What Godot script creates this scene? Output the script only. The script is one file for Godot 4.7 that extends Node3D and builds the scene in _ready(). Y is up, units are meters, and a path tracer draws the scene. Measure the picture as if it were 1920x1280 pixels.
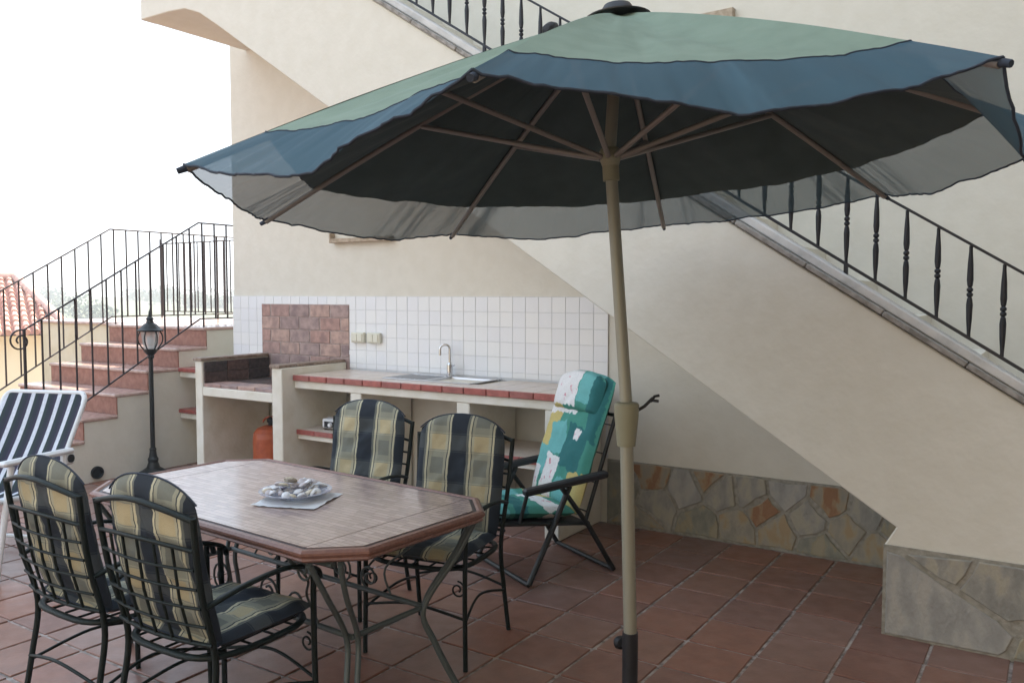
extends Node3D
# A shaded Spanish patio: outdoor kitchen against a house wall, an outer staircase, a parasol, a tiled garden table with chairs.
# Back wall is the plane z = 0, the patio floor is y = 0, the camera stands at z = 5.13.

var M := {}
var counts := {}
var rng := RandomNumberGenerator.new()

# ------------------------------------------------------------------ mesh builder
class MB:
	var v := PackedVector3Array()
	var n := PackedVector3Array()
	var uv := PackedVector2Array()
	var col := PackedColorArray()
	func t3(a: Vector3, b: Vector3, c: Vector3, na: Vector3, nb: Vector3, nc: Vector3, ua := Vector2.ZERO, ub := Vector2.ZERO, uc := Vector2.ZERO) -> void:
		# a, b, c run counter-clockwise seen from outside; Godot wants clockwise
		v.append(a); v.append(c); v.append(b)
		n.append(na); n.append(nc); n.append(nb)
		uv.append(ua); uv.append(uc); uv.append(ub)
	func tri(a: Vector3, b: Vector3, c: Vector3) -> void:
		var q := (b - a).cross(c - a)
		if q.length_squared() < 1e-16: return
		q = q.normalized()
		t3(a, b, c, q, q, q)
	func quad(a: Vector3, b: Vector3, c: Vector3, d: Vector3) -> void:
		tri(a, b, c); tri(a, c, d)
	func tri_out(a: Vector3, b: Vector3, c: Vector3, centre: Vector3) -> void:
		var q := (b - a).cross(c - a)
		if q.dot((a + b + c) / 3.0 - centre) < 0.0: tri(a, c, b)
		else: tri(a, b, c)
	func quad_out(a: Vector3, b: Vector3, c: Vector3, d: Vector3, centre: Vector3) -> void:
		tri_out(a, b, c, centre); tri_out(a, c, d, centre)
	# chamfered box between two corners
	func box(lo: Vector3, hi: Vector3, bev := 0.0) -> void:
		boxt(Transform3D(Basis(), (lo + hi) / 2.0), (hi - lo) / 2.0, bev)
	func boxt(tf: Transform3D, h: Vector3, bev := 0.0) -> void:
		var c := tf.origin
		if bev <= 0.0:
			for ax in 3:
				for s in [-1.0, 1.0]:
					var p := []
					for k in [[-1, -1], [1, -1], [1, 1], [-1, 1]]:
						var q := Vector3.ZERO
						q[ax] = s * h[ax]; q[(ax + 1) % 3] = k[0] * h[(ax + 1) % 3]; q[(ax + 2) % 3] = k[1] * h[(ax + 2) % 3]
						p.append(tf * q)
					quad_out(p[0], p[1], p[2], p[3], c)
			return
		bev = minf(bev, 0.9 * minf(h.x, minf(h.y, h.z)))
		var at := func(sx: float, sy: float, sz: float, ax: int) -> Vector3:
			var q := Vector3(sx * (h.x - bev), sy * (h.y - bev), sz * (h.z - bev))
			q[ax] += (sx if ax == 0 else (sy if ax == 1 else sz)) * bev
			return tf * q
		for ax in 3:
			for s in [-1.0, 1.0]:
				var p := []
				for k in [[-1.0, -1.0], [1.0, -1.0], [1.0, 1.0], [-1.0, 1.0]]:
					var q := Vector3.ZERO
					q[ax] = s; q[(ax + 1) % 3] = k[0]; q[(ax + 2) % 3] = k[1]
					p.append(at.call(q.x, q.y, q.z, ax))
				quad_out(p[0], p[1], p[2], p[3], c)
			for s1 in [-1.0, 1.0]:
				for s2 in [-1.0, 1.0]:
					var a1 := (ax + 1) % 3
					var a2 := (ax + 2) % 3
					var p0 := Vector3.ZERO
					p0[a1] = s1; p0[a2] = s2; p0[ax] = -1.0
					var p1 := p0
					p1[ax] = 1.0
					quad_out(at.call(p0.x, p0.y, p0.z, a1), at.call(p1.x, p1.y, p1.z, a1), at.call(p1.x, p1.y, p1.z, a2), at.call(p0.x, p0.y, p0.z, a2), c)
		for sx in [-1.0, 1.0]:
			for sy in [-1.0, 1.0]:
				for sz in [-1.0, 1.0]:
					tri_out(at.call(sx, sy, sz, 0), at.call(sx, sy, sz, 1), at.call(sx, sy, sz, 2), c)
	# smooth tube along a path; rad one number or an array
	func tube(path: Array, rad, sides := 8, flat := 1.0) -> void:
		var m := path.size()
		var t0: Vector3 = (path[1] - path[0]).normalized()
		var up := Vector3.UP if absf(t0.y) < 0.9 else Vector3.RIGHT
		var side := t0.cross(up).normalized()
		var rings := []
		var norms := []
		for i in m:
			var t: Vector3 = (path[mini(i + 1, m - 1)] - path[maxi(i - 1, 0)]).normalized()
			side = (side - t * side.dot(t)).normalized()
			var bi := t.cross(side).normalized()
			var r: float = rad[i] if rad is Array else rad
			var ring := []
			var nn := []
			for k in sides:
				var a := TAU * k / sides
				var d := side * cos(a) + bi * sin(a) * flat
				ring.append(path[i] + d * r)
				nn.append((side * cos(a) * flat + bi * sin(a)).normalized())
			rings.append(ring); norms.append(nn)
		for i in m - 1:
			for k in sides:
				var k2 := (k + 1) % sides
				var u0 := Vector2(float(k) / sides, i)
				t3(rings[i][k], rings[i][k2], rings[i + 1][k2], norms[i][k], norms[i][k2], norms[i + 1][k2], u0, u0, u0)
				t3(rings[i][k], rings[i + 1][k2], rings[i + 1][k], norms[i][k], norms[i + 1][k2], norms[i + 1][k], u0, u0, u0)
		for e in [0, m - 1]:
			var inner: Vector3 = path[1] if e == 0 else path[m - 2]
			for k in range(1, sides - 1): tri_out(rings[e][0], rings[e][k], rings[e][k + 1], inner)
	# lathe around y: profile of Vector2(radius, y), bottom to top
	func lathe(prof: Array, at: Vector3, sides := 20, tf := Basis()) -> void:
		for i in prof.size() - 1:
			var a: Vector2 = prof[i]
			var b: Vector2 = prof[i + 1]
			var d := b - a
			if d.length() < 1e-6: continue
			var nr := Vector2(d.y, -d.x).normalized()
			for k in sides:
				var p := []
				var q := []
				for j in [k, k + 1]:
					var ang: float = TAU * j / sides
					var e := Vector3(cos(ang), 0, -sin(ang))
					p.append(at + tf * (e * a.x + Vector3.UP * a.y)); p.append(at + tf * (e * b.x + Vector3.UP * b.y))
					q.append(tf * (e * nr.x + Vector3.UP * nr.y))
				if a.x > 1e-6: t3(p[0], p[2], p[3], q[0], q[1], q[1])
				if b.x > 1e-6: t3(p[0], p[3], p[1], q[0], q[1], q[0])
	# polygon in a plane extruded: points p2 mapped by tf (x, y, 0) and depth along tf z from 0 to d, bevelled on the far side
	func prism(poly: PackedVector2Array, tf: Transform3D, d: float, bev := 0.0) -> void:
		if Geometry2D.is_polygon_clockwise(poly): poly.reverse()
		var front := poly
		if bev > 0.0:
			var sh := Geometry2D.offset_polygon(poly, -bev, Geometry2D.JOIN_MITER)
			if sh.size() == 1 and sh[0].size() == poly.size():
				front = sh[0]
				if Geometry2D.is_polygon_clockwise(front): front.reverse()
				var best := 0
				var bd := 1e9
				for s in front.size():
					var e := 0.0
					for k in front.size(): e += front[(k + s) % front.size()].distance_squared_to(poly[k])
					if e < bd: bd = e; best = s
				var rot := PackedVector2Array()
				for k in front.size(): rot.append(front[(k + best) % front.size()])
				front = rot
			else: bev = 0.0
		var P := func(q: Vector2, z: float) -> Vector3: return tf * Vector3(q.x, q.y, z)
		var flip := tf.basis.determinant() < 0.0
		var ids := Geometry2D.triangulate_polygon(front)
		for k in range(0, ids.size(), 3):
			var a: Vector2 = front[ids[k]]
			var b: Vector2 = front[ids[k + 1]]
			var c: Vector2 = front[ids[k + 2]]
			if (b - a).cross(c - a) < 0.0: var w := b; b = c; c = w
			_t(P.call(a, d), P.call(b, d), P.call(c, d), flip)
		ids = Geometry2D.triangulate_polygon(poly)
		for k in range(0, ids.size(), 3):
			var a: Vector2 = poly[ids[k]]
			var b: Vector2 = poly[ids[k + 1]]
			var c: Vector2 = poly[ids[k + 2]]
			if (b - a).cross(c - a) < 0.0: var w := b; b = c; c = w
			_t(P.call(a, 0.0), P.call(c, 0.0), P.call(b, 0.0), flip)
		var m := poly.size()
		for k in m:
			var k2 := (k + 1) % m
			var z1 := d - bev
			_t(P.call(poly[k], 0.0), P.call(poly[k2], 0.0), P.call(poly[k2], z1), flip)
			_t(P.call(poly[k], 0.0), P.call(poly[k2], z1), P.call(poly[k], z1), flip)
			if bev > 0.0:
				_t(P.call(poly[k], z1), P.call(poly[k2], z1), P.call(front[k2], d), flip)
				_t(P.call(poly[k], z1), P.call(front[k2], d), P.call(front[k], d), flip)
	func _t(a: Vector3, b: Vector3, c: Vector3, flip: bool) -> void:
		if flip: tri(a, c, b)
		else: tri(a, b, c)
	# grid surface with smooth normals, pts[j][i], counter-clockwise i then j seen from outside
	func grid(pts: Array, uvs: Array, flip := false, dens := []) -> void:
		var h := pts.size()
		var w: int = pts[0].size()
		var nn := []
		for j in h:
			var row := []
			for i in w:
				var dx: Vector3 = pts[j][mini(i + 1, w - 1)] - pts[j][maxi(i - 1, 0)]
				var dy: Vector3 = pts[mini(j + 1, h - 1)][i] - pts[maxi(j - 1, 0)][i]
				var q := dx.cross(dy)
				if q.length_squared() < 1e-14: q = Vector3.UP
				row.append(q.normalized() * (-1.0 if flip else 1.0))
			nn.append(row)
		for j in h - 1:
			for i in w - 1:
				var a := [pts[j][i], pts[j][i + 1], pts[j + 1][i + 1], pts[j + 1][i]]
				var b := [nn[j][i], nn[j][i + 1], nn[j + 1][i + 1], nn[j + 1][i]]
				var c := [uvs[j][i], uvs[j][i + 1], uvs[j + 1][i + 1], uvs[j + 1][i]]
				if dens.size() > 0:
					var e := [dens[j][i], dens[j][i + 1], dens[j + 1][i + 1], dens[j + 1][i]]
					for w2 in ([0, 1, 2, 0, 2, 3] if flip else [0, 2, 1, 0, 3, 2]): col.append(Color(1, 1, 1, e[w2]))
				if flip:
					t3(a[0], a[2], a[1], b[0], b[2], b[1], c[0], c[2], c[1]); t3(a[0], a[3], a[2], b[0], b[3], b[2], c[0], c[3], c[2])
				else:
					t3(a[0], a[1], a[2], b[0], b[1], b[2], c[0], c[1], c[2]); t3(a[0], a[2], a[3], b[0], b[2], b[3], c[0], c[2], c[3])
	func mesh() -> ArrayMesh:
		var am := ArrayMesh.new()
		var arr := []
		arr.resize(Mesh.ARRAY_MAX)
		arr[Mesh.ARRAY_VERTEX] = v; arr[Mesh.ARRAY_NORMAL] = n; arr[Mesh.ARRAY_TEX_UV] = uv
		if col.size() == v.size(): arr[Mesh.ARRAY_COLOR] = col
		am.add_surface_from_arrays(Mesh.PRIMITIVE_TRIANGLES, arr)
		return am

func mb() -> MB: return MB.new()

# ------------------------------------------------------------------ naming and tagging
func put(o: Node3D, called: String, parent: Node = self) -> void:
	var key := str(parent.get_instance_id()) + called
	var k: int = counts.get(key, 0)
	counts[key] = k + 1
	o.name = called if k == 0 else "%s_%03d" % [called, k]
	parent.add_child(o, true)

func obj(called: String, m, mat: Material, parent: Node = self) -> MeshInstance3D:
	var o := MeshInstance3D.new()
	o.mesh = m.mesh() if m is MB else m
	o.material_override = mat
	put(o, called, parent)
	return o

func tag(o: Node3D, label: String, category: String, group := "") -> Node3D:
	o.set_meta("label", label); o.set_meta("category", category)
	if group != "": o.set_meta("group", group)
	return o

func thing(called: String, label: String, category: String, at := Vector3.ZERO, turn := 0.0, group := "") -> Node3D:
	var o := Node3D.new()
	put(o, called)
	o.position = at; o.rotation.y = turn
	return tag(o, label, category, group)

func struct(called: String, m, mat: Material) -> MeshInstance3D:
	var o := obj(called, m, mat)
	o.set_meta("kind", "structure")
	return o

# ------------------------------------------------------------------ materials
func lin(r: float, g: float, b: float, a := 1.0) -> Color:
	var c := Color(r, g, b).linear_to_srgb()
	c.a = a
	return c

func mat(c: Color, rough := 0.7, metal := 0.0) -> StandardMaterial3D:
	var m := StandardMaterial3D.new()
	m.albedo_color = c; m.roughness = rough; m.metallic = metal
	return m

func noise_tex(seed_: int, freq: float, ramp: Array, size := 512, octaves := 4, normal := false, bump := 2.0) -> NoiseTexture2D:
	var f := FastNoiseLite.new()
	f.seed = seed_; f.frequency = freq; f.fractal_octaves = octaves; f.noise_type = FastNoiseLite.TYPE_SIMPLEX_SMOOTH
	var t := NoiseTexture2D.new()
	t.width = size; t.height = size; t.seamless = true; t.noise = f
	if normal: t.as_normal_map = true; t.bump_strength = bump
	elif ramp.size() > 0:
		var g := Gradient.new()
		var offs := PackedFloat32Array()
		var cols := PackedColorArray()
		for k in ramp.size():
			offs.append(ramp[k][0]); cols.append(ramp[k][1])
		g.offsets = offs; g.colors = cols
		t.color_ramp = g
	return t

# a material whose tone varies by noise, mapped in the world (or in the object's own axes)
func grainy(seed_: int, a: Color, b: Color, c: Color, scale: float, rough := 0.8, bump := 0.0, freq := 0.012, world := true) -> StandardMaterial3D:
	var m := mat(Color.WHITE, rough)
	m.albedo_texture = noise_tex(seed_, freq, [[0.2, a], [0.5, b], [0.8, c]], 512, 5)
	m.uv1_triplanar = true; m.uv1_world_triplanar = world
	m.uv1_scale = Vector3.ONE * scale
	if bump > 0.0:
		m.normal_enabled = true; m.normal_scale = bump
		m.normal_texture = M.relief_fine
	return m

func img_mat(im: Image, rough := 0.8) -> StandardMaterial3D:
	var m := mat(Color.WHITE, rough)
	im.generate_mipmaps()
	m.albedo_texture = ImageTexture.create_from_image(im)
	return m

func plaid_image() -> Image:
	var s := 256
	var im := Image.create(s, s, false, Image.FORMAT_RGB8)
	var navy := Color(0.11, 0.14, 0.18)
	var grey := Color(0.53, 0.53, 0.47)
	var cream := Color(0.78, 0.75, 0.63)
	var yellow := Color(0.69, 0.64, 0.51)
	var r := RandomNumberGenerator.new()
	r.seed = 5
	for y in s:
		var fy := float(y) / s
		var rowy := fy > 0.1 and fy < 0.42
		var rowline := (fy > 0.06 and fy < 0.08) or (fy > 0.44 and fy < 0.46)
		for x in s:
			var fx := float(x) / s
			var c := grey
			if fx < 0.37: c = navy.lerp(cream, 0.20 if rowy else 0.02)
			elif fx < 0.42: c = grey.lerp(navy, 0.35)
			elif fx < 0.465 or (fx > 0.935 and fx < 0.98): c = cream.lerp(grey, 0.1 if rowy else 0.35)
			elif fx < 0.485 or fx > 0.98 or (fx > 0.915 and fx <= 0.935): c = navy.lerp(grey, 0.25)
			elif fx < 0.545 or fx > 0.855: c = grey.lerp(cream, 0.55 if rowy else 0.15)
			elif rowy: c = yellow
			elif fy > 0.58 and fy < 0.92: c = grey.lerp(navy, 0.22)
			if rowline: c = c.lerp(cream, 0.35 if fx > 0.42 else 0.12)
			var k := 1.0 + r.randf_range(-0.06, 0.06) + (0.035 if (x + y) % 4 < 2 else -0.035)
			im.set_pixel(x, y, Color(c.r * k, c.g * k, c.b * k))
	return im

func stripe_image() -> Image:
	var im := Image.create(256, 64, false, Image.FORMAT_RGB8)
	var r := RandomNumberGenerator.new()
	r.seed = 8
	for y in 64:
		for x in 256:
			var f := fmod(float(x) / 256.0 * 6.0, 1.0)
			var c := Color(0.78, 0.80, 0.84)
			if f > 0.30: c = Color(0.09, 0.12, 0.18)
			if f > 0.30 and f < 0.52: c = Color(0.09, 0.17, 0.17)
			if f > 0.80: c = Color(0.17, 0.14, 0.23)
			var k := 1.0 + r.randf_range(-0.07, 0.07)
			im.set_pixel(x, y, Color(c.r * k, c.g * k, c.b * k))
	return im

func floral_image() -> Image:
	var w := 160
	var h := 384
	var im := Image.create(w, h, false, Image.FORMAT_RGB8)
	var n1 := FastNoiseLite.new()
	n1.seed = 11; n1.frequency = 0.05
	var r := RandomNumberGenerator.new()
	r.seed = 21
	var white := Color(0.86, 0.85, 0.84)
	var ochre := Color(0.74, 0.67, 0.42)
	var deep := Color(0.13, 0.40, 0.40)
	var pale := Color(0.40, 0.66, 0.65)
	# print of the cushion: centre, half size, turn, colour
	var patches := [[20, 110, 26, 40, 0.1, ochre], [58, 128, 22, 30, -0.2, pale], [110, 140, 30, 40, 0.1, deep], [140, 60, 14, 60, 0.0, deep], [112, 30, 18, 40, 0.0, pale], [20, 170, 22, 26, 0.2, pale], [140, 215, 22, 34, -0.1, ochre], [100, 225, 20, 26, 0.2, pale], [46, 42, 46, 40, 0.0, white], [112, 116, 9, 9, 0.2, white], [58, 200, 20, 38, 0.15, white], [10, 214, 17, 28, 0.0, white], [40, 268, 50, 12, 0.05, ochre], [110, 290, 46, 14, -0.1, white], [30, 312, 34, 14, 0.0, pale], [120, 330, 40, 10, 0.1, deep], [40, 348, 44, 12, 0.0, white], [120, 364, 42, 12, 0.0, pale]]
	for y in h:
		for x in w:
			var c := Color(0.25, 0.53, 0.47)
			var jit := n1.get_noise_2d(x * 1.2, y * 1.2) * 6.0
			for p in patches:
				var dx: float = (x - p[0]) * cos(p[4]) + (y - p[1]) * sin(p[4])
				var dy: float = -(x - p[0]) * sin(p[4]) + (y - p[1]) * cos(p[4])
				if absf(dx + jit * 0.5) < p[2] and absf(dy + jit) < p[3]: c = p[5]
			if c.r > 0.82:
				var f := n1.get_noise_2d(x * 1.3 + 300, y * 0.9)
				if f > 0.50: c = Color(0.78, 0.52, 0.55)
				elif f > 0.42: c = Color(0.84, 0.68, 0.72)
			var k := 1.0 + r.randf_range(-0.05, 0.05)
			im.set_pixel(x, y, Color(c.r * k, c.g * k, c.b * k))
	return im

func table_image() -> Image:
	# small fired mosaic sticks, too fine to pick apart at this distance
	var w := 512
	var h := 512
	var im := Image.create(w, h, false, Image.FORMAT_RGB8)
	var r := RandomNumberGenerator.new()
	r.seed = 31
	im.fill(Color(0.54, 0.48, 0.46))
	var y := 0
	while y < h:
		var x := -r.randi_range(0, 40)
		while x < w:
			var l := r.randi_range(44, 60)
			var g := r.randf_range(-0.045, 0.045)
			var c := Color(0.715 + g, 0.635 + g * 0.95, 0.605 + g * 0.9)
			if r.randf() < 0.14: c = c.lerp(Color(0.62, 0.54, 0.53), 0.6)
			im.fill_rect(Rect2i(maxi(x, 0), y, mini(l - 2, w - maxi(x, 0)), 14), c)
			x += l
		y += 16
	for k in 30000:
		var px := r.randi() % w
		var py := r.randi() % h
		var c := im.get_pixel(px, py)
		var f := r.randf_range(0.86, 1.12)
		im.set_pixel(px, py, Color(c.r * f, c.g * f, c.b * f))
	return im

func make_materials() -> void:
	M.relief_fine = noise_tex(3, 0.06, [], 512, 4, true, 3.0)
	M.relief_soft = noise_tex(4, 0.015, [], 512, 4, true, 4.0)
	M.plaster = grainy(41, lin(0.68, 0.652, 0.568), lin(0.695, 0.668, 0.585), lin(0.71, 0.684, 0.602), 0.6, 0.9, 0.12, 0.02)
	M.plaster_kitchen = grainy(42, lin(0.67, 0.63, 0.53), lin(0.72, 0.69, 0.60), lin(0.75, 0.72, 0.64), 0.8, 0.85, 0.2, 0.01)
	M.plaster_yellow = grainy(43, lin(0.64, 0.55, 0.38), lin(0.68, 0.59, 0.42), lin(0.70, 0.62, 0.46), 0.5, 0.9, 0.2)
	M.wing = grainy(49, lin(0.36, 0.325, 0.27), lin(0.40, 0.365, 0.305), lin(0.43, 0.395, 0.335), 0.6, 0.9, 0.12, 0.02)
	M.coping = grainy(44, lin(0.20, 0.185, 0.165), lin(0.29, 0.27, 0.245), lin(0.38, 0.355, 0.325), 1.6, 0.9, 0.5, 0.02)
	M.kerb = grainy(45, lin(0.50, 0.49, 0.47), lin(0.60, 0.585, 0.56), lin(0.66, 0.64, 0.61), 0.8, 0.9, 0.3)
	M.grout = grainy(46, lin(0.18, 0.155, 0.14), lin(0.34, 0.295, 0.27), lin(0.47, 0.42, 0.39), 1.3, 0.95, 0.4, 0.02)
	M.mortar = grainy(47, lin(0.25, 0.235, 0.195), lin(0.31, 0.295, 0.25), lin(0.36, 0.34, 0.295), 2.0, 0.95, 0.5, 0.02)
	M.brick_mortar = grainy(48, lin(0.33, 0.25, 0.225), lin(0.39, 0.31, 0.28), lin(0.44, 0.36, 0.33), 2.0, 0.95, 0.5, 0.02)
	M.white_grout = mat(lin(0.63, 0.64, 0.65), 0.9)
	M.floor_tiles = []
	var base := [[0.225, 0.112, 0.082], [0.245, 0.125, 0.088], [0.205, 0.105, 0.080], [0.235, 0.132, 0.102], [0.255, 0.118, 0.080], [0.215, 0.122, 0.098]]
	for k in base.size():
		var b: Array = base[k]
		var m := grainy(60 + k, lin(b[0] * 0.90, b[1] * 0.90, b[2] * 0.92), lin(b[0], b[1], b[2]), lin(b[0] * 1.10, b[1] * 1.12, b[2] * 1.15), 1.5, 0.40, 0.12, 0.010)
		m.roughness = 1.0
		m.roughness_texture = noise_tex(80, 0.02, [[0.2, Color(0.31, 0.31, 0.31)], [0.8, Color(0.43, 0.43, 0.43)]], 256) if k == 0 else M.floor_tiles[0].roughness_texture
		M.floor_tiles.append(m)
	M.white_tile = []
	for k in 3:
		var m := mat(lin(0.755 + 0.012 * k, 0.765 + 0.01 * k, 0.785), 0.16)
		M.white_tile.append(m)
	M.brick = []
	for b in [[0.36, 0.235, 0.205], [0.40, 0.25, 0.21], [0.32, 0.23, 0.21], [0.44, 0.30, 0.25], [0.36, 0.26, 0.235]]:
		M.brick.append(grainy(90 + M.brick.size(), lin(b[0] * 0.75, b[1] * 0.75, b[2] * 0.8), lin(b[0], b[1], b[2]), lin(b[0] * 1.2, b[1] * 1.2, b[2] * 1.2), 1.6, 0.85, 0.25, 0.012))
	M.soot_brick = []
	for b in [[0.055, 0.042, 0.038], [0.075, 0.05, 0.043], [0.10, 0.06, 0.048]]:
		M.soot_brick.append(grainy(97 + M.soot_brick.size(), lin(b[0] * 0.6, b[1] * 0.6, b[2] * 0.6), lin(b[0], b[1], b[2]), lin(b[0] * 1.5, b[1] * 1.5, b[2] * 1.5), 2.2, 0.9, 0.6, 0.02))
	M.red_trim = []
	for b in [[0.33, 0.085, 0.07], [0.30, 0.095, 0.08], [0.36, 0.105, 0.085]]:
		M.red_trim.append(grainy(101 + M.red_trim.size(), lin(b[0] * 0.85, b[1] * 0.85, b[2] * 0.85), lin(b[0], b[1], b[2]), lin(b[0] * 1.15, b[1] * 1.2, b[2] * 1.2), 2.5, 0.3, 0.1))
	M.counter_tile = []
	for b in [[0.60, 0.50, 0.42], [0.64, 0.54, 0.46], [0.62, 0.53, 0.47]]:
		M.counter_tile.append(grainy(104 + M.counter_tile.size(), lin(b[0] * 0.93, b[1] * 0.93, b[2] * 0.93), lin(b[0], b[1], b[2]), lin(b[0] * 1.05, b[1] * 1.05, b[2] * 1.05), 2.5, 0.3, 0.1))
	M.cap_tile = grainy(108, lin(0.17, 0.12, 0.09), lin(0.24, 0.175, 0.13), lin(0.32, 0.25, 0.20), 2.5, 0.6, 0.3)
	M.tread = []
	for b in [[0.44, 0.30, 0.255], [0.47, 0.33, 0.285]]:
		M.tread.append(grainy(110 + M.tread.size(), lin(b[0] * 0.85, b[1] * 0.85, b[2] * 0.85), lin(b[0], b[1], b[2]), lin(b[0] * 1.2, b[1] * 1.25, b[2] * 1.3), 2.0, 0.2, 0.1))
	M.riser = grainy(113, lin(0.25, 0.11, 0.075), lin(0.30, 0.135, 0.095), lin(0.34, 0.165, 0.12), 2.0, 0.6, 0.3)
	M.stone = []
	# grey and beige slabs, some veined with ochre and rust
	var st := [[[0.24, 0.235, 0.21], [0.30, 0.29, 0.255], [0.34, 0.32, 0.27], [0.37, 0.34, 0.27]], [[0.27, 0.255, 0.21], [0.33, 0.30, 0.235], [0.36, 0.305, 0.21], [0.36, 0.27, 0.16]], [[0.28, 0.26, 0.21], [0.33, 0.28, 0.20], [0.34, 0.23, 0.13], [0.28, 0.15, 0.08]], [[0.21, 0.21, 0.175], [0.27, 0.265, 0.21], [0.31, 0.27, 0.18], [0.34, 0.30, 0.21]], [[0.29, 0.285, 0.265], [0.335, 0.33, 0.305], [0.36, 0.35, 0.32], [0.39, 0.37, 0.33]]]
	for k in st.size():
		var c := []
		for q in st[k]: c.append(lin(q[0], q[1], q[2]))
		var sm := mat(Color.WHITE, 0.85)
		sm.albedo_texture = noise_tex(120 + k, 0.010, [[0.25, c[0]], [0.50, c[1]], [0.60, c[2]], [0.72, c[3]]], 512, 5)
		sm.uv1_triplanar = true; sm.uv1_world_triplanar = true
		sm.uv1_scale = Vector3(1.6, 0.75, 1.6)
		sm.normal_enabled = true; sm.normal_scale = 0.4; sm.normal_texture = M.relief_fine
		M.stone.append(sm)
	M.iron = mat(lin(0.007, 0.009, 0.008), 0.45)
	M.iron_chair = mat(lin(0.007, 0.012, 0.010), 0.5)
	M.iron_chair.metallic_specular = 0.35
	M.iron_table = mat(lin(0.075, 0.095, 0.095), 0.45)
	M.rail_black = mat(lin(0.007, 0.008, 0.013), 0.45)
	M.rail_brown = mat(lin(0.030, 0.020, 0.020), 0.45)
	M.dark = mat(lin(0.01, 0.01, 0.01), 0.8)
	M.pole = mat(lin(0.275, 0.27, 0.215), 0.42, 0.2)
	M.collar = mat(lin(0.235, 0.23, 0.155), 0.5)
	M.rib = mat(lin(0.235, 0.22, 0.20), 0.5, 0.2)
	M.black_plastic = mat(lin(0.012, 0.012, 0.014), 0.5)
	M.white_plastic = mat(lin(0.72, 0.74, 0.76), 0.35)
	M.socket = mat(lin(0.68, 0.66, 0.55), 0.4)
	M.steel = mat(lin(0.55, 0.55, 0.56), 0.28, 1.0)
	M.chrome = mat(lin(0.62, 0.63, 0.65), 0.12, 1.0)
	M.orange = grainy(130, lin(0.33, 0.065, 0.022), lin(0.40, 0.085, 0.028), lin(0.45, 0.11, 0.04), 2.0, 0.45, 0.1)
	M.plaid = img_mat(plaid_image(), 0.9)
	M.stripes = img_mat(stripe_image(), 0.75)
	M.floral = img_mat(floral_image(), 0.85)
	M.table_top = img_mat(table_image(), 0.17)
	M.table_top.metallic_specular = 0.8
	M.table_rim = grainy(131, lin(0.17, 0.085, 0.066), lin(0.215, 0.108, 0.085), lin(0.25, 0.135, 0.108), 3.0, 0.38, 0.3, 0.03)
	M.table_line = mat(lin(0.035, 0.026, 0.03), 0.5)
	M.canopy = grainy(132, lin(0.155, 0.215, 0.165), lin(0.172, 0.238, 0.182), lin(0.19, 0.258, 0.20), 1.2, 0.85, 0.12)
	M.valance = mat(lin(0.044, 0.104, 0.145), 0.85)
	M.valance.transparency = BaseMaterial3D.TRANSPARENCY_ALPHA
	M.valance.vertex_color_use_as_albedo = true
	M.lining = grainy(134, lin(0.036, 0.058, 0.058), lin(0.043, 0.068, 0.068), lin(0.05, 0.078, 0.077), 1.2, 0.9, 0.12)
	M.hem = mat(lin(0.02, 0.03, 0.05), 0.8)
	M.glass = mat(Color(0.92, 0.95, 0.95, 0.30), 0.05)
	M.glass.transparency = BaseMaterial3D.TRANSPARENCY_ALPHA
	M.tan = grainy(133, lin(0.34, 0.27, 0.19), lin(0.42, 0.34, 0.25), lin(0.48, 0.40, 0.31), 3.0, 0.7, 0.2)
	M.roof_tile = []
	for b in [[0.50, 0.29, 0.23], [0.58, 0.38, 0.32], [0.40, 0.21, 0.17]]:
		M.roof_tile.append(grainy(140 + M.roof_tile.size(), lin(b[0] * 0.8, b[1] * 0.8, b[2] * 0.8), lin(b[0], b[1], b[2]), lin(b[0] * 1.2, b[1] * 1.25, b[2] * 1.3), 0.7, 0.9, 0.3, 0.02))
	M.earth = grainy(150, lin(0.30, 0.24, 0.16), lin(0.37, 0.30, 0.20), lin(0.33, 0.29, 0.19), 0.08, 0.95, 0.4, 0.02)
	M.hill = grainy(151, lin(0.05, 0.075, 0.03), lin(0.08, 0.10, 0.05), lin(0.14, 0.13, 0.08), 0.03, 0.95, 0.4, 0.03)
	M.leaf = mat(Color.WHITE, 0.7)
	M.leaf.vertex_color_use_as_albedo = true
	M.bark = grainy(152, lin(0.08, 0.06, 0.04), lin(0.12, 0.09, 0.06), lin(0.16, 0.12, 0.09), 2.0, 0.9, 0.5)
	M.cream = mat(lin(0.66, 0.60, 0.48), 0.6)
	M.paper = mat(lin(0.72, 0.73, 0.74), 0.7)
	M.plate = mat(lin(0.50, 0.54, 0.66, 0.55), 0.1)
	M.plate.transparency = BaseMaterial3D.TRANSPARENCY_ALPHA
	M.porcelain = mat(lin(0.72, 0.73, 0.76), 0.12)

# ------------------------------------------------------------------ small shape helpers
func arc_pts(c: Vector3, a: Vector3, b: Vector3, from: float, to: float, k: int) -> Array:
	var out := []
	for i in k + 1:
		var t := lerpf(from, to, float(i) / k)
		out.append(c + a * cos(t) + b * sin(t))
	return out

func smooth_path(pts: Array, per := 6) -> Array:
	# Catmull-Rom through the points
	var out := []
	var m := pts.size()
	for i in m - 1:
		var p0: Vector3 = pts[maxi(i - 1, 0)]
		var p1: Vector3 = pts[i]
		var p2: Vector3 = pts[i + 1]
		var p3: Vector3 = pts[mini(i + 2, m - 1)]
		for k in per:
			out.append(p1.cubic_interpolate(p2, p0, p3, float(k) / per))
	out.append(pts[m - 1])
	return out

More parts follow.
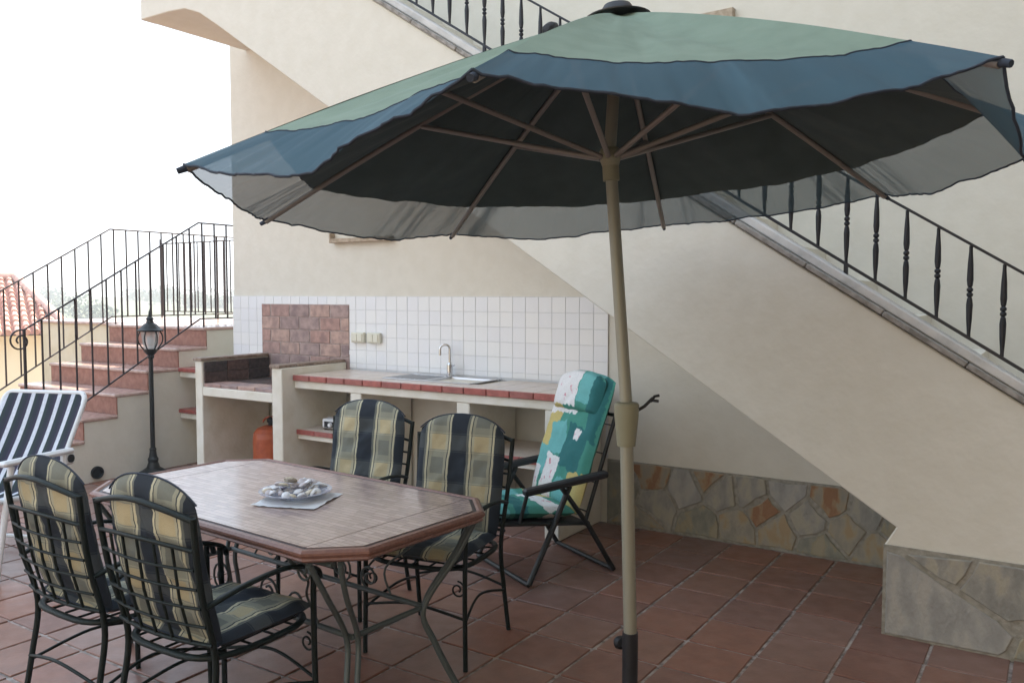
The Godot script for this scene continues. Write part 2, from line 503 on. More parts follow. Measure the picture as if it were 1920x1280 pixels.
func spiral(c: Vector3, a: Vector3, b: Vector3, r0: float, r1: float, turns: float, start := 0.0, k := 22) -> Array:
	var out := []
	for i in k + 1:
		var t := float(i) / k
		var ang := start + TAU * turns * t
		var r := lerpf(r0, r1, t)
		out.append(c + (a * cos(ang) + b * sin(ang)) * r)
	return out

func one_tube(path: Array, rad, sides := 8, flat := 1.0) -> MB:
	var m := mb()
	m.tube(path, rad, sides, flat)
	return m

func one_box(lo: Vector3, hi: Vector3, bev := 0.004) -> MB:
	var m := mb()
	m.box(lo, hi, bev)
	return m

# padded cushion in its own plane: x across, y up, thickness along z; outline half width given by wf(v), v 0..1
func cushion(hgt: float, half: float, thick: float, arch: float, uvs: Vector2, uv0 := Vector2.ZERO, bend := 0.0, seed_ := 1, nu := 22, nv := 26, uvscale_abs := true) -> MB:
	var m := mb()
	var nz := FastNoiseLite.new()
	nz.seed = seed_; nz.frequency = 7.0
	for sgn in [1.0, -1.0]:
		var pts := []
		var uv := []
		for j in nv + 1:
			var v := float(j) / nv
			var row := []
			var ru := []
			for i in nu + 1:
				var u := lerpf(-1.0, 1.0, float(i) / nu)
				var top := hgt - arch * u * u * (0.55 + 0.45 * u * u)
				var corner := 1.0 - 0.05 * pow(absf(2.0 * v - 1.0), 6.0)
				var x := u * half * corner
				var y := v * top
				var e := (1.0 - pow(absf(u), 5.0)) * (1.0 - pow(absf(2.0 * v - 1.0), 5.0))
				var z: float = sgn * thick * 0.5 * pow(maxf(e, 0.0), 0.45)
				z += (nz.get_noise_2d(x, y) * 0.016 + nz.get_noise_2d(x * 2.7 + 5.0, y * 1.6) * 0.007) * e
				z += bend * (4.0 * v * (1.0 - v))
				row.append(Vector3(x, y, z))
				ru.append(uv0 + (Vector2(x, -y) * uvs if uvscale_abs else Vector2((u * 0.5 + 0.5) * uvs.x, (1.0 - v) * uvs.y)))
			pts.append(row); uv.append(ru)
		m.grid(pts, uv, sgn < 0.0)
	return m

func leaf_cloud(m: Array, at: Vector3, rad: Vector3, count: int, size: float, cols: Array, r: RandomNumberGenerator) -> void:
	# m = [verts, normals, colours]
	for k in count:
		var d := Vector3(r.randfn(), r.randfn(), r.randfn()).normalized() * pow(r.randf(), 0.45)
		var p := at + d * rad
		var a := Vector3(r.randfn(), r.randfn(), r.randfn()).normalized()
		var b := a.cross(Vector3(r.randfn(), r.randfn(), r.randfn())).normalized()
		var s := size * r.randf_range(0.6, 1.3)
		var c: Color = cols[r.randi() % cols.size()]
		var f := r.randf_range(0.75, 1.25)
		c = Color(c.r * f, c.g * f, c.b * f)
		var q := [p - a * s, p + b * s * 0.45, p + a * s, p - b * s * 0.45]
		var nn := a.cross(b).normalized()
		for t in [0, 1, 2, 0, 2, 3]:
			m[0].append(q[t]); m[1].append(nn); m[2].append(c)

func leaf_mesh(m: Array) -> ArrayMesh:
	var am := ArrayMesh.new()
	var arr := []
	arr.resize(Mesh.ARRAY_MAX)
	arr[Mesh.ARRAY_VERTEX] = PackedVector3Array(m[0]); arr[Mesh.ARRAY_NORMAL] = PackedVector3Array(m[1]); arr[Mesh.ARRAY_COLOR] = PackedColorArray(m[2])
	am.add_surface_from_arrays(Mesh.PRIMITIVE_TRIANGLES, arr)
	return am

# ------------------------------------------------------------------ the scene
var CAM := Vector3(0, 1.55, 5.13)
var FWD := Vector3(-0.54523, -0.05651, -0.83638)

func _ready() -> void:
	rng.seed = 77
	var cam := Camera3D.new()
	cam.name = "camera"
	add_child(cam)
	cam.fov = 43.85; cam.near = 0.05; cam.far = 2000.0
	cam.look_at_from_position(CAM, CAM + FWD, Vector3.UP)
	cam.current = true
	var we := WorldEnvironment.new()
	we.name = "environment"
	var env := Environment.new()
	var sky := Sky.new()
	var sm := ProceduralSkyMaterial.new()
	sm.sky_top_color = Color(0.64, 0.70, 0.77); sm.sky_horizon_color = Color(0.74, 0.755, 0.77); sm.sky_curve = 0.22
	sm.ground_horizon_color = Color(0.80, 0.80, 0.78); sm.ground_bottom_color = Color(0.30, 0.27, 0.23)
	sm.sun_angle_max = 1.0
	sky.sky_material = sm
	env.background_mode = Environment.BG_SKY; env.sky = sky
	env.tonemap_mode = Environment.TONE_MAPPER_LINEAR
	env.tonemap_exposure = 3.8
	env.fog_enabled = true; env.fog_density = 0.004; env.fog_light_color = Color(0.80, 0.82, 0.84)
	env.sdfgi_enabled = true; env.ssao_enabled = true; env.ssil_enabled = true
	we.environment = env
	add_child(we)
	var sun := DirectionalLight3D.new()
	sun.name = "sun"
	sun.light_energy = 1.6; sun.light_angular_distance = 0.5; sun.light_color = Color(1.0, 0.95, 0.87)
	sun.shadow_enabled = true
	add_child(sun)
	sun.look_at_from_position(Vector3(0.05, 0.69, -0.72) * 30.0, Vector3.ZERO, Vector3.UP)

	make_materials()
	build_ground()
	build_floor()
	build_house()
	build_wing()
	build_outer_stairs()
	build_garden_stairs()
	build_surroundings()
	build_kitchen()
	build_table()
	build_chairs()
	build_recliner()
	build_striped_chair()
	build_parasol()
	build_lamp_post()
	build_small_things()

func build_ground() -> void:
	var m := mb()
	m.quad(Vector3(-700, -3.2, 700), Vector3(700, -3.2, 700), Vector3(700, -3.2, -700), Vector3(-700, -3.2, -700))
	struct("ground", m, M.earth)
	m = mb()
	m.box(Vector3(-13, -3.3, 0.0), Vector3(6.0, -0.020, 12.0))
	struct("terrace", m, M.plaster_yellow)

func build_floor() -> void:
	var P := 0.309
	var m := one_box(Vector3(-12.98, -0.0195, 0.004), Vector3(5.98, -0.007, 11.98), 0.0)
	var fl := struct("patio_floor", m, M.grout)
	var right := FWD.cross(Vector3.UP).normalized()
	var list := []
	for i in range(-40, 22):
		for j in range(-5, 35):
			var c := Vector3(-0.756 + P * (i + 0.5), 0, 1.275 + P * (j + 0.5))
			if c.z < 0.1 or c.x > 5.8 or c.x < -12.8 or c.z > 11.8: continue
			var d := c - CAM
			var depth := d.dot(FWD)
			var size := 0.0
			if depth > 0.5:
				var px := d.dot(right) / depth * 1590.0
				var py := -d.dot(right.cross(FWD)) / depth * 1590.0
				if absf(px) < 1000.0 and absf(py) < 690.0 and not (c.x < -6.75 and c.z < 1.9) and not (c.x > -0.65 and c.z < 1.0):
					size = 1.0 / pow(depth, 3.0)
			list.append([size, c])
	list.sort_custom(func(a, b): return a[0] > b[0])
	var shapes := []
	for k in 4:
		var t := mb()
		var w := P * 0.5 - 0.0070 - 0.0008 * k
		t.box(Vector3(-w, -0.0125, -w), Vector3(w, 0.0, w), 0.003)
		shapes.append(t.mesh())
	var rest := []
	for k in 6: rest.append(mb())
	for k in list.size():
		var c: Vector3 = list[k][1]
		c += Vector3(rng.randf_range(-0.0015, 0.0015), rng.randf_range(-0.0012, 0.0012) + 0.0, rng.randf_range(-0.0015, 0.0015))
		var tilt := Basis.from_euler(Vector3(rng.randf_range(-0.005, 0.005), rng.randf_range(-0.006, 0.006), rng.randf_range(-0.005, 0.005)))
		var mk := rng.randi() % 6
		if k < 300 and list[k][0] > 0.0:
			var o := obj("tile", shapes[rng.randi() % 4], M.floor_tiles[mk], fl)
			o.transform = Transform3D(tilt, c)
		else:
			rest[mk].boxt(Transform3D(tilt, c + Vector3(0, -0.006, 0)), Vector3(P * 0.5 - 0.006, 0.006, P * 0.5 - 0.006), 0.0)
	for k in 6:
		obj("far_tiles", rest[k], M.floor_tiles[k], fl).set_meta("kind", "stuff")

# irregular stones filling a rectangle: Voronoi cells shrunk by the joint
func stones(w: float, h: float, seeds: Array, joint: float) -> Array:
	var out := []
	for i in seeds.size():
		var poly := PackedVector2Array([Vector2(0, 0), Vector2(w, 0), Vector2(w, h), Vector2(0, h)])
		for j in seeds.size():
			if i == j: continue
			var a: Vector2 = seeds[i]
			var b: Vector2 = seeds[j]
			var d := (b - a).normalized()
			var mid := (a + b) * 0.5
			var side := Vector2(-d.y, d.x)
			var big := PackedVector2Array([mid + side * 20, mid - side * 20, mid - side * 20 - d * 40, mid + side * 20 - d * 40])
			var r := Geometry2D.intersect_polygons(poly, big)
			if r.size() == 0: poly = PackedVector2Array(); break
			poly = r[0]
		if poly.size() < 3: continue
		# roughen the outline, then take off the joint
		var rough := PackedVector2Array()
		for k in poly.size():
			var a := poly[k]
			var b := poly[(k + 1) % poly.size()]
			rough.append(a)
			if a.distance_to(b) > 0.12:
				var d := (b - a)
				rough.append(a + d * rng.randf_range(0.35, 0.65) + Vector2(-d.y, d.x).normalized() * rng.randf_range(-0.012, 0.012))
		var sh := Geometry2D.offset_polygon(rough, -joint * 0.5, Geometry2D.JOIN_MITER)
		if sh.size() > 0: out.append(sh[0])
	return out

func build_house() -> void:
	var h := thing("house", "cream plastered house wall behind the outdoor kitchen and stairs", "house", Vector3(-6.4, 0, 0))
	var o := Vector3(6.4, 0, 0)
	var m := mb()
	m.box(Vector3(-6.4, -3.3, -8.0) + o, Vector3(6.0, 7.6, 0.0) + o, 0.012)
	obj("wall", m, M.plaster, h)
	m = mb()
	m.box(Vector3(-6.7, 7.601, -8.3) + o, Vector3(6.3, 7.75, 0.45) + o, 0.02)
	obj("roof", m, M.roof_tile[0], h)
	# stone plinth
	var px := -2.565
	var pw := 1.90
	m = mb()
	m.box(Vector3(px, -0.01, 0.001) + o, Vector3(px + pw, 0.432, 0.012) + o, 0.0)
	var pl := obj("plinth", m, M.mortar, h)
	var seeds := []
	for q in [[0.10, 0.25], [0.33, 0.37], [0.36, 0.16], [0.27, 0.02], [0.56, 0.30], [0.66, 0.08], [0.72, 0.39], [0.80, 0.31], [0.90, 0.10], [0.98, 0.33], [1.06, 0.22], [1.14, 0.12], [1.20, 0.36], [1.33, 0.22], [1.45, 0.34], [1.40, 0.04], [1.55, 0.18], [1.66, 0.31], [1.72, 0.08], [1.83, 0.25]]:
		seeds.append(Vector2(q[0], q[1]))
	var kinds := [3, 2, 0, 1, 4, 3, 2, 0, 1, 0, 2, 1, 4, 0, 2, 3, 1, 0, 1, 3]
	var k := 0
	for poly in stones(pw, 0.428, seeds, 0.020):
		var s := mb()
		s.prism(poly, Transform3D(Basis(), Vector3(px, 0.0, 0.0125) + o), rng.randf_range(0.006, 0.012), 0.004)
		obj("stone", s, M.stone[kinds[k % kinds.size()]], pl)
		k += 1
	# white tiled splashback
	var x0 := -6.395
	var x1 := -2.565
	var cols := 35
	var pitch := (x1 - x0) / cols
	m = mb()
	m.box(Vector3(x0, 0.90, 0.001) + o, Vector3(x1, 1.527, 0.0095) + o, 0.0)
	m.box(Vector3(x1 - 0.013, 0.44, 0.0011) + o, Vector3(x1, 0.8999, 0.011) + o, 0.0)
	var sp := obj("splashback", m, M.white_grout, h)
	var tms := []
	for q in [pitch, 0.042]:
		var t := mb()
		t.box(Vector3(-pitch * 0.5 + 0.0013, 0.0013, 0.0), Vector3(pitch * 0.5 - 0.0013, q - 0.0013, 0.0040), 0.0012)
		tms.append(t.mesh())
	for j in 6:
		for i in cols:
			var c := Vector3(x0 + pitch * (i + 0.5), 1.5255 - pitch * (j + 1) if j < 5 else 1.5255 - pitch * 5 - 0.042, 0.0090)
			if c.x > -6.0 and c.x < -4.97 and j > 0: continue
			var q := obj("tile", tms[0] if j < 5 else tms[1], M.white_tile[rng.randi() % 3], sp)
			q.transform = Transform3D(Basis.from_euler(Vector3(rng.randf_range(-0.006, 0.006), rng.randf_range(-0.006, 0.006), 0)), c + o)
	# brick panel behind the grill
	m = mb()
	m.box(Vector3(-6.0, 0.80, 0.0096) + o, Vector3(-4.935, 1.458, 0.0135) + o, 0.0)
	var bp := obj("brick_panel", m, M.brick_mortar, h)
	var row := 0
	var y := 0.80
	while y < 1.44:
		var x := -6.0 - (0.12 if row % 2 else 0.0)
		while x < -4.95:
			var a := maxf(x, -6.0) + 0.004
			var b := minf(x + 0.235, -4.937) - 0.004
			if b - a > 0.03:
				obj("brick", one_box(Vector3(a, y + 0.004, 0.0137) + o, Vector3(b, minf(y + 0.107, 1.456) - 0.002, 0.0175 + rng.randf() * 0.003) + o, 0.002), M.brick[rng.randi() % 5], bp)
			x += 0.243
		y += 0.1095; row += 1
	# narrow ledge with an upturned end
	m = mb()
	m.box(Vector3(-5.10, 1.965, 0.002) + o, Vector3(-4.45, 2.00, 0.06) + o, 0.004)
	m.box(Vector3(-5.115, 1.965, 0.002) + o, Vector3(-5.1005, 2.045, 0.06) + o, 0.003)
	tag(obj("wall_ledge", m, M.tan), "narrow tan ledge with upturned end on wall below parasol edge", "ledge").position = Vector3(-6.4, 0, 0)
	m = mb()
	m.prism(PackedVector2Array([Vector2(-1.96, 3.245), Vector2(-1.727, 3.208), Vector2(-1.727, 3.268), Vector2(-1.96, 3.262)]), Transform3D(Basis(), Vector3(0, 0, 0.002)), 0.05, 0.003)
	tag(obj("wall_box", m, M.tan), "small tan box fixed high on wall just above the parasol", "box")
	m = mb()
	m.lathe([Vector2(0.0, 0.0), Vector2(0.05, 0.0), Vector2(0.055, 0.02), Vector2(0.05, 0.06), Vector2(0.03, 0.085), Vector2(0.0, 0.09)], Vector3.ZERO, 24, Basis(Vector3(1, 0, 0), PI / 2.0))
	var sc := obj("wall_fitting", m, M.black_plastic)
	sc.transform = Transform3D(Basis(Vector3(0, 0, 1), 0.6).scaled_local(Vector3(1.35, 0.8, 1.0)), Vector3(-3.02, 3.345, 0.002))
	tag(sc, "small black oval fitting on wall behind stair railing above the parasol", "wall fitting")

func build_wing() -> void:
	# the house turns the corner on the right, out of the picture, and shades that side of the patio
	var w := thing("house_wing", "sand coloured house wing closing the right side of the patio", "house", Vector3(2.6, 0, 0))
	obj("wall", one_box(Vector3(0.0, -3.3, 0.002), Vector3(6.0, 7.6, 8.198), 0.012), M.wing, w)
	obj("roof", one_box(Vector3(-0.5, 7.601, 0.46), Vector3(6.3, 7.75, 7.65), 0.02), M.roof_tile[0], w)
	var b := thing("garage", "sand coloured outbuilding facing the house across the patio", "building", Vector3(-2.6, 0, 8.2))
	obj("wall", one_box(Vector3(0.0, -3.3, 0.0), Vector3(11.2, 6.4, 6.0), 0.012), M.wing, b)
	obj("roof", one_box(Vector3(-0.4, 6.401, -0.5), Vector3(11.5, 6.55, 6.3), 0.02), M.roof_tile[0], b)

func y_up(x: float) -> float: return 1.093 - 0.643 * (x + 0.131)
func y_low(x: float) -> float: return 0.497 - 0.648 * (x + 0.606)

func build_outer_stairs() -> void:
	var s := thing("outer_staircase", "cream outer staircase rising across the house wall behind the parasol", "staircase")
	var flat := Transform3D()
	# outer string wall
	var xt := -5.45
	var poly := PackedVector2Array([Vector2(-6.17, 3.70), Vector2(-5.82, 3.70), Vector2(-5.62, 3.688), Vector2(-5.45, 3.628), Vector2(-5.25, 3.506), Vector2(-0.606, 0.497), Vector2(-0.652, 0.416), Vector2(-0.652, -0.005), Vector2(1.56, -0.005), Vector2(xt, y_up(xt)), Vector2(-6.17, y_up(xt))])
	var m := mb()
	flat.origin = Vector3(0, 0, 0.90)
	m.prism(poly, flat, 0.125, 0.006)
	obj("string_wall", m, M.plaster, s)
	# flight behind it, with steps a little below its top
	poly = PackedVector2Array([Vector2(-6.168, 3.702), Vector2(-5.822, 3.702), Vector2(-5.622, 3.690), Vector2(-5.452, 3.630), Vector2(-5.252, 3.508), Vector2(-0.608, 0.499), Vector2(-0.650, 0.416), Vector2(-0.650, -0.004), Vector2(1.35, -0.004)])
	var x := 1.35
	var y := -0.004
	while y < 4.2:
		y += 0.18
		poly.append(Vector2(x, y))
		x -= 0.28
		poly.append(Vector2(x, y))
	poly.append(Vector2(-6.168, y))
	m = mb()
	flat.origin = Vector3(0, 0, 0.002)
	m.prism(poly, flat, 0.8975)
	obj("flight", m, M.plaster, s)
	# weathered coping and a pale kerb on the string wall
	var dir := Vector3(1, -0.643, 0).normalized()
	var nrm := Vector3(0.643, 1, 0).normalized()
	var bas := Basis(dir, nrm, Vector3(0, 0, 1))
	var x0 := xt
	var seg := 0
	while x0 < 1.5:
		var x1 := minf(x0 + 0.34, 1.55)
		var mid := (x0 + x1) * 0.5
		var l := (x1 - x0) / dir.x
		m = mb()
		m.boxt(Transform3D(bas, Vector3(mid, y_up(mid), 0.958 + rng.randf_range(-0.002, 0.002)) + nrm * (0.0125 + rng.randf_range(-0.001, 0.001))), Vector3(l * 0.5 - 0.002, 0.012, 0.085), 0.004)
		obj("coping_stone", m, M.coping, s)
		x0 = x1; seg += 1
	m = mb()
	var xm := (xt + 1.5) * 0.5
	m.boxt(Transform3D(bas, Vector3(xm, y_up(xm), 0.945) + nrm * 0.046), Vector3((1.5 - xt) / dir.x * 0.5, 0.021, 0.06), 0.006)
	obj("kerb", m, M.kerb, s)
	# stone facing of the foot
	m = mb()
	m.box(Vector3(-0.656, -0.006, 1.0255), Vector3(1.5, 0.414, 1.034), 0.0)
	var f := obj("stone_facing", m, M.mortar, s)
	var sl := [
		[PackedVector2Array([Vector2(-0.640, 0.01), Vector2(-0.640, 0.385), Vector2(-0.585, 0.375), Vector2(-0.40, 0.265), Vector2(-0.20, 0.155), Vector2(-0.14, 0.10), Vector2(-0.165, 0.035), Vector2(-0.19, 0.012)]), 4],
		[PackedVector2Array([Vector2(-0.555, 0.385), Vector2(-0.30, 0.40), Vector2(-0.325, 0.335), Vector2(-0.36, 0.285), Vector2(-0.42, 0.30)]), 0],
		[PackedVector2Array([Vector2(-0.275, 0.40), Vector2(0.05, 0.40), Vector2(0.06, 0.28), Vector2(-0.08, 0.19), Vector2(-0.16, 0.165), Vector2(-0.345, 0.265), Vector2(-0.30, 0.335)]), 0],
		[PackedVector2Array([Vector2(-0.135, 0.012), Vector2(-0.115, 0.09), Vector2(-0.06, 0.165), Vector2(0.07, 0.25), Vector2(0.24, 0.16), Vector2(0.20, 0.012)]), 3]]
	var sd := []
	for q in [[0.1, 0.3], [0.28, 0.1], [0.5, 0.32], [0.62, 0.12], [0.85, 0.25], [1.05, 0.1], [1.15, 0.34], [1.3, 0.2]]: sd.append(Vector2(q[0], q[1]))
	var more := stones(1.25, 0.41, sd, 0.02)
	for q in sl:
		m = mb()
		m.prism(q[0], Transform3D(Basis(), Vector3(0, 0, 1.0345)), rng.randf_range(0.008, 0.013), 0.004)
		obj("stone", m, M.stone[q[1]], f)
	for q in more:
		m = mb()
		m.prism(q, Transform3D(Basis(), Vector3(0.25, 0, 1.0345)), rng.randf_range(0.007, 0.012), 0.004)
		obj("stone", m, M.stone[rng.randi() % 5], f)
	# railing: shaped balusters every 13 cm, every seventh a post that goes down into the coping
	var r := thing("stair_railing", "black wrought iron railing with shaped balusters on the outer staircase", "railing")
	var zr := 0.952
	var yb := func(xx: float) -> float: return y_up(xx) + 0.125
	var yt := func(xx: float) -> float: return y_up(xx) + 0.53
	m = mb()
	m.boxt(Transform3D(bas, Vector3(-2.15, yb.call(-2.15), zr)), Vector3(3.55 / dir.x, 0.007, 0.007), 0.001)
	obj("bottom_rail", m, M.rail_black, r)
	m = mb()
	m.boxt(Transform3D(bas, Vector3(-2.15, yt.call(-2.15), zr)), Vector3(3.55 / dir.x, 0.006, 0.017), 0.002)
	obj("top_rail", m, M.rail_black, r)
	var H := 0.398
	var prof := [Vector2(0.0, 0.0), Vector2(0.0075, 0.0), Vector2(0.0075, H * 0.06), Vector2(0.0115, H * 0.20), Vector2(0.0135, H * 0.36), Vector2(0.0105, H * 0.425), Vector2(0.007, H * 0.44), Vector2(0.013, H * 0.458), Vector2(0.013, H * 0.478), Vector2(0.007, H * 0.495), Vector2(0.013, H * 0.512), Vector2(0.013, H * 0.532), Vector2(0.007, H * 0.55), Vector2(0.0105, H * 0.565), Vector2(0.0135, H * 0.63), Vector2(0.0115, H * 0.80), Vector2(0.0075, H * 0.94), Vector2(0.0075, H), Vector2(0.0, H)]
	m = mb()
	m.lathe(prof, Vector3.ZERO, 10)
	var bm := m.mesh()
	m = mb()
	m.box(Vector3(-0.009, -0.10, -0.009), Vector3(0.009, 0.0, 0.009), 0.001)
	m.lathe(prof, Vector3.ZERO, 10)
	var pm := m.mesh()
	for k in range(-37, 13):
		var xx := -0.8615 + 0.1285 * k
		if xx > 1.35 or xx < -5.6: continue
		var post := posmod(k, 8) == 0
		var b := obj("post" if post else "baluster", pm if post else bm, M.rail_black, r)
		b.position = Vector3(xx, yb.call(xx) + 0.001, zr)

func build_garden_stairs() -> void:
	var xr := -6.66
	var xl := -8.21
	var s := thing("garden_staircase", "short flight of terracotta steps beside the lamp post on the left", "staircase")
	# body: stepped profile in z, y
	var poly := PackedVector2Array([Vector2(-1.9, -0.004), Vector2(1.885, -0.004)])
	var rise := 0.1765
	var fronts := [1.885, 1.59, 1.295, 1.0, 0.705, 0.40, 0.10]
	for k in 7:
		poly.append(Vector2(fronts[k], rise * (k + 1) - 0.03))
		if k < 6: poly.append(Vector2(fronts[k + 1], rise * (k + 1) - 0.03))
	poly.append(Vector2(-1.9, rise * 7 - 0.03))
	var m := mb()
	# map polygon x -> world z, depth -> world -x
	m.prism(poly, Transform3D(Basis(Vector3(0, 0, 1), Vector3(0, 1, 0), Vector3(-1, 0, 0)), Vector3(xr, 0, 0)), xr - xl)
	obj("side_wall", m, M.plaster, s)
	for k in 7:
		var back: float = fronts[k + 1] if k < 6 else -1.9
		var y := rise * (k + 1)
		m = mb()
		m.box(Vector3(xl - 0.004, y - 0.0295, back + 0.002 if k < 6 else back), Vector3(xr + 0.012, y, fronts[k] + 0.030), 0.008)
		obj("tread", m, M.tread[k % 2], s)
		m = mb()
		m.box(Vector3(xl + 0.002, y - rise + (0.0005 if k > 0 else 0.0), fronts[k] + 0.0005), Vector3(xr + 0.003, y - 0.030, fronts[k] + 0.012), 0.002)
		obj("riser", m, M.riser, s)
	# landing that runs on to the left
	m = mb()
	m.box(Vector3(-10.2, -3.25, -1.9), Vector3(xl - 0.001, rise * 7 - 0.03, -0.25), 0.004)
	obj("landing_wall", m, M.plaster_yellow, s)
	m = mb()
	m.box(Vector3(-10.23, rise * 7 - 0.0298, -1.9), Vector3(xl - 0.0045, rise * 7, -0.22), 0.006)
	obj("landing_slab", m, M.tread[1], s)
	# railings
	var slope := rise / 0.298
	for side in 2:
		var x: float = [-6.73, -8.14][side]
		var g := thing("garden_railing", ["dark iron railing on near side of garden steps ending in a scroll", "dark iron railing along far side of the garden steps"][side], "railing", Vector3(x, 0, 0), 0.0, "railings of the garden steps")
		var yb := func(z: float) -> float: return 1.315 + (0.115 - minf(maxf(z, 0.115), 9.0)) * slope * 0.985
		var hgt := 0.885
		var z1 := 1.71
		var low := [Vector3(0, yb.call(z1), z1), Vector3(0, yb.call(0.115), 0.115), Vector3(0, yb.call(-0.3), -1.78)]
		var top := []
		for p in low: top.append(p + Vector3(0, hgt, 0))
		obj("bottom_rail", one_tube(low, 0.0075, 6), M.rail_brown, g)
		obj("top_rail", one_tube(top, 0.011, 8, 0.7), M.rail_brown, g)
		var p0: Vector3 = top[0]
		var sc := [p0]
		sc.append_array(spiral(p0 + Vector3(0, -0.085, 0.03), Vector3(0, 1, 0), Vector3(0, 0, 1), 0.085, 0.022, 1.35, 0.15, 26))
		obj("scroll", one_tube(sc, 0.007, 6), M.rail_brown, g)
		var z: float = z1
		var k := 0
		while z > -1.8:
			var post := k == 0 or absf(z - 0.115) < 0.07
			var base: float = yb.call(z)
			var down := 0.0
			if k == 0: down = base - 0.18
			if k > 0 and post: down = 0.08
			var r := 0.013 if k == 0 else 0.0088
			obj("post" if post else "bar", one_tube([Vector3(0, base - down, z), Vector3(0, base + hgt, z)], r, 6), M.rail_brown, g)
			z -= 0.136; k += 1
	# railing across the back of the landing
	var b := thing("landing_railing", "thin dark railing across the back of the landing against the sky", "railing", Vector3(0, 0, -1.80))
	var yl := rise * 7
	obj("bottom_rail", one_tube([Vector3(-10.1, yl + 0.08, 0), Vector3(-6.45, yl + 0.08, 0)], 0.0075, 6), M.rail_brown, b)
	obj("top_rail", one_tube([Vector3(-10.1, yl + 0.97, 0), Vector3(-6.45, yl + 0.97, 0)], 0.011, 8, 0.7), M.rail_brown, b)
	var x := -10.1
	var k := 0
	while x < -6.45:
		var post := k % 9 == 0
		obj("post" if post else "bar", one_tube([Vector3(x, yl if post else yl + 0.08, 0), Vector3(x, yl + (1.03 if post else 0.97), 0)], 0.014 if post else 0.0085, 6), M.rail_brown, b)
		x += 0.128; k += 1
	# drain mouth in the side wall
	m = mb()
	m.lathe([Vector2(0.040, 0.0), Vector2(0.052, 0.0), Vector2(0.052, 0.022), Vector2(0.046, 0.024), Vector2(0.040, 0.022), Vector2(0.040, 0.002), Vector2(0.0, 0.002)], Vector3.ZERO, 20, Basis(Vector3(0, 0, 1), -PI / 2.0))
	var d := obj("drain_mouth", m, M.dark)
	d.position = Vector3(xr + 0.0005, 0.075, 1.20)
	tag(d, "round black drain mouth low in the side wall of garden steps", "drain")

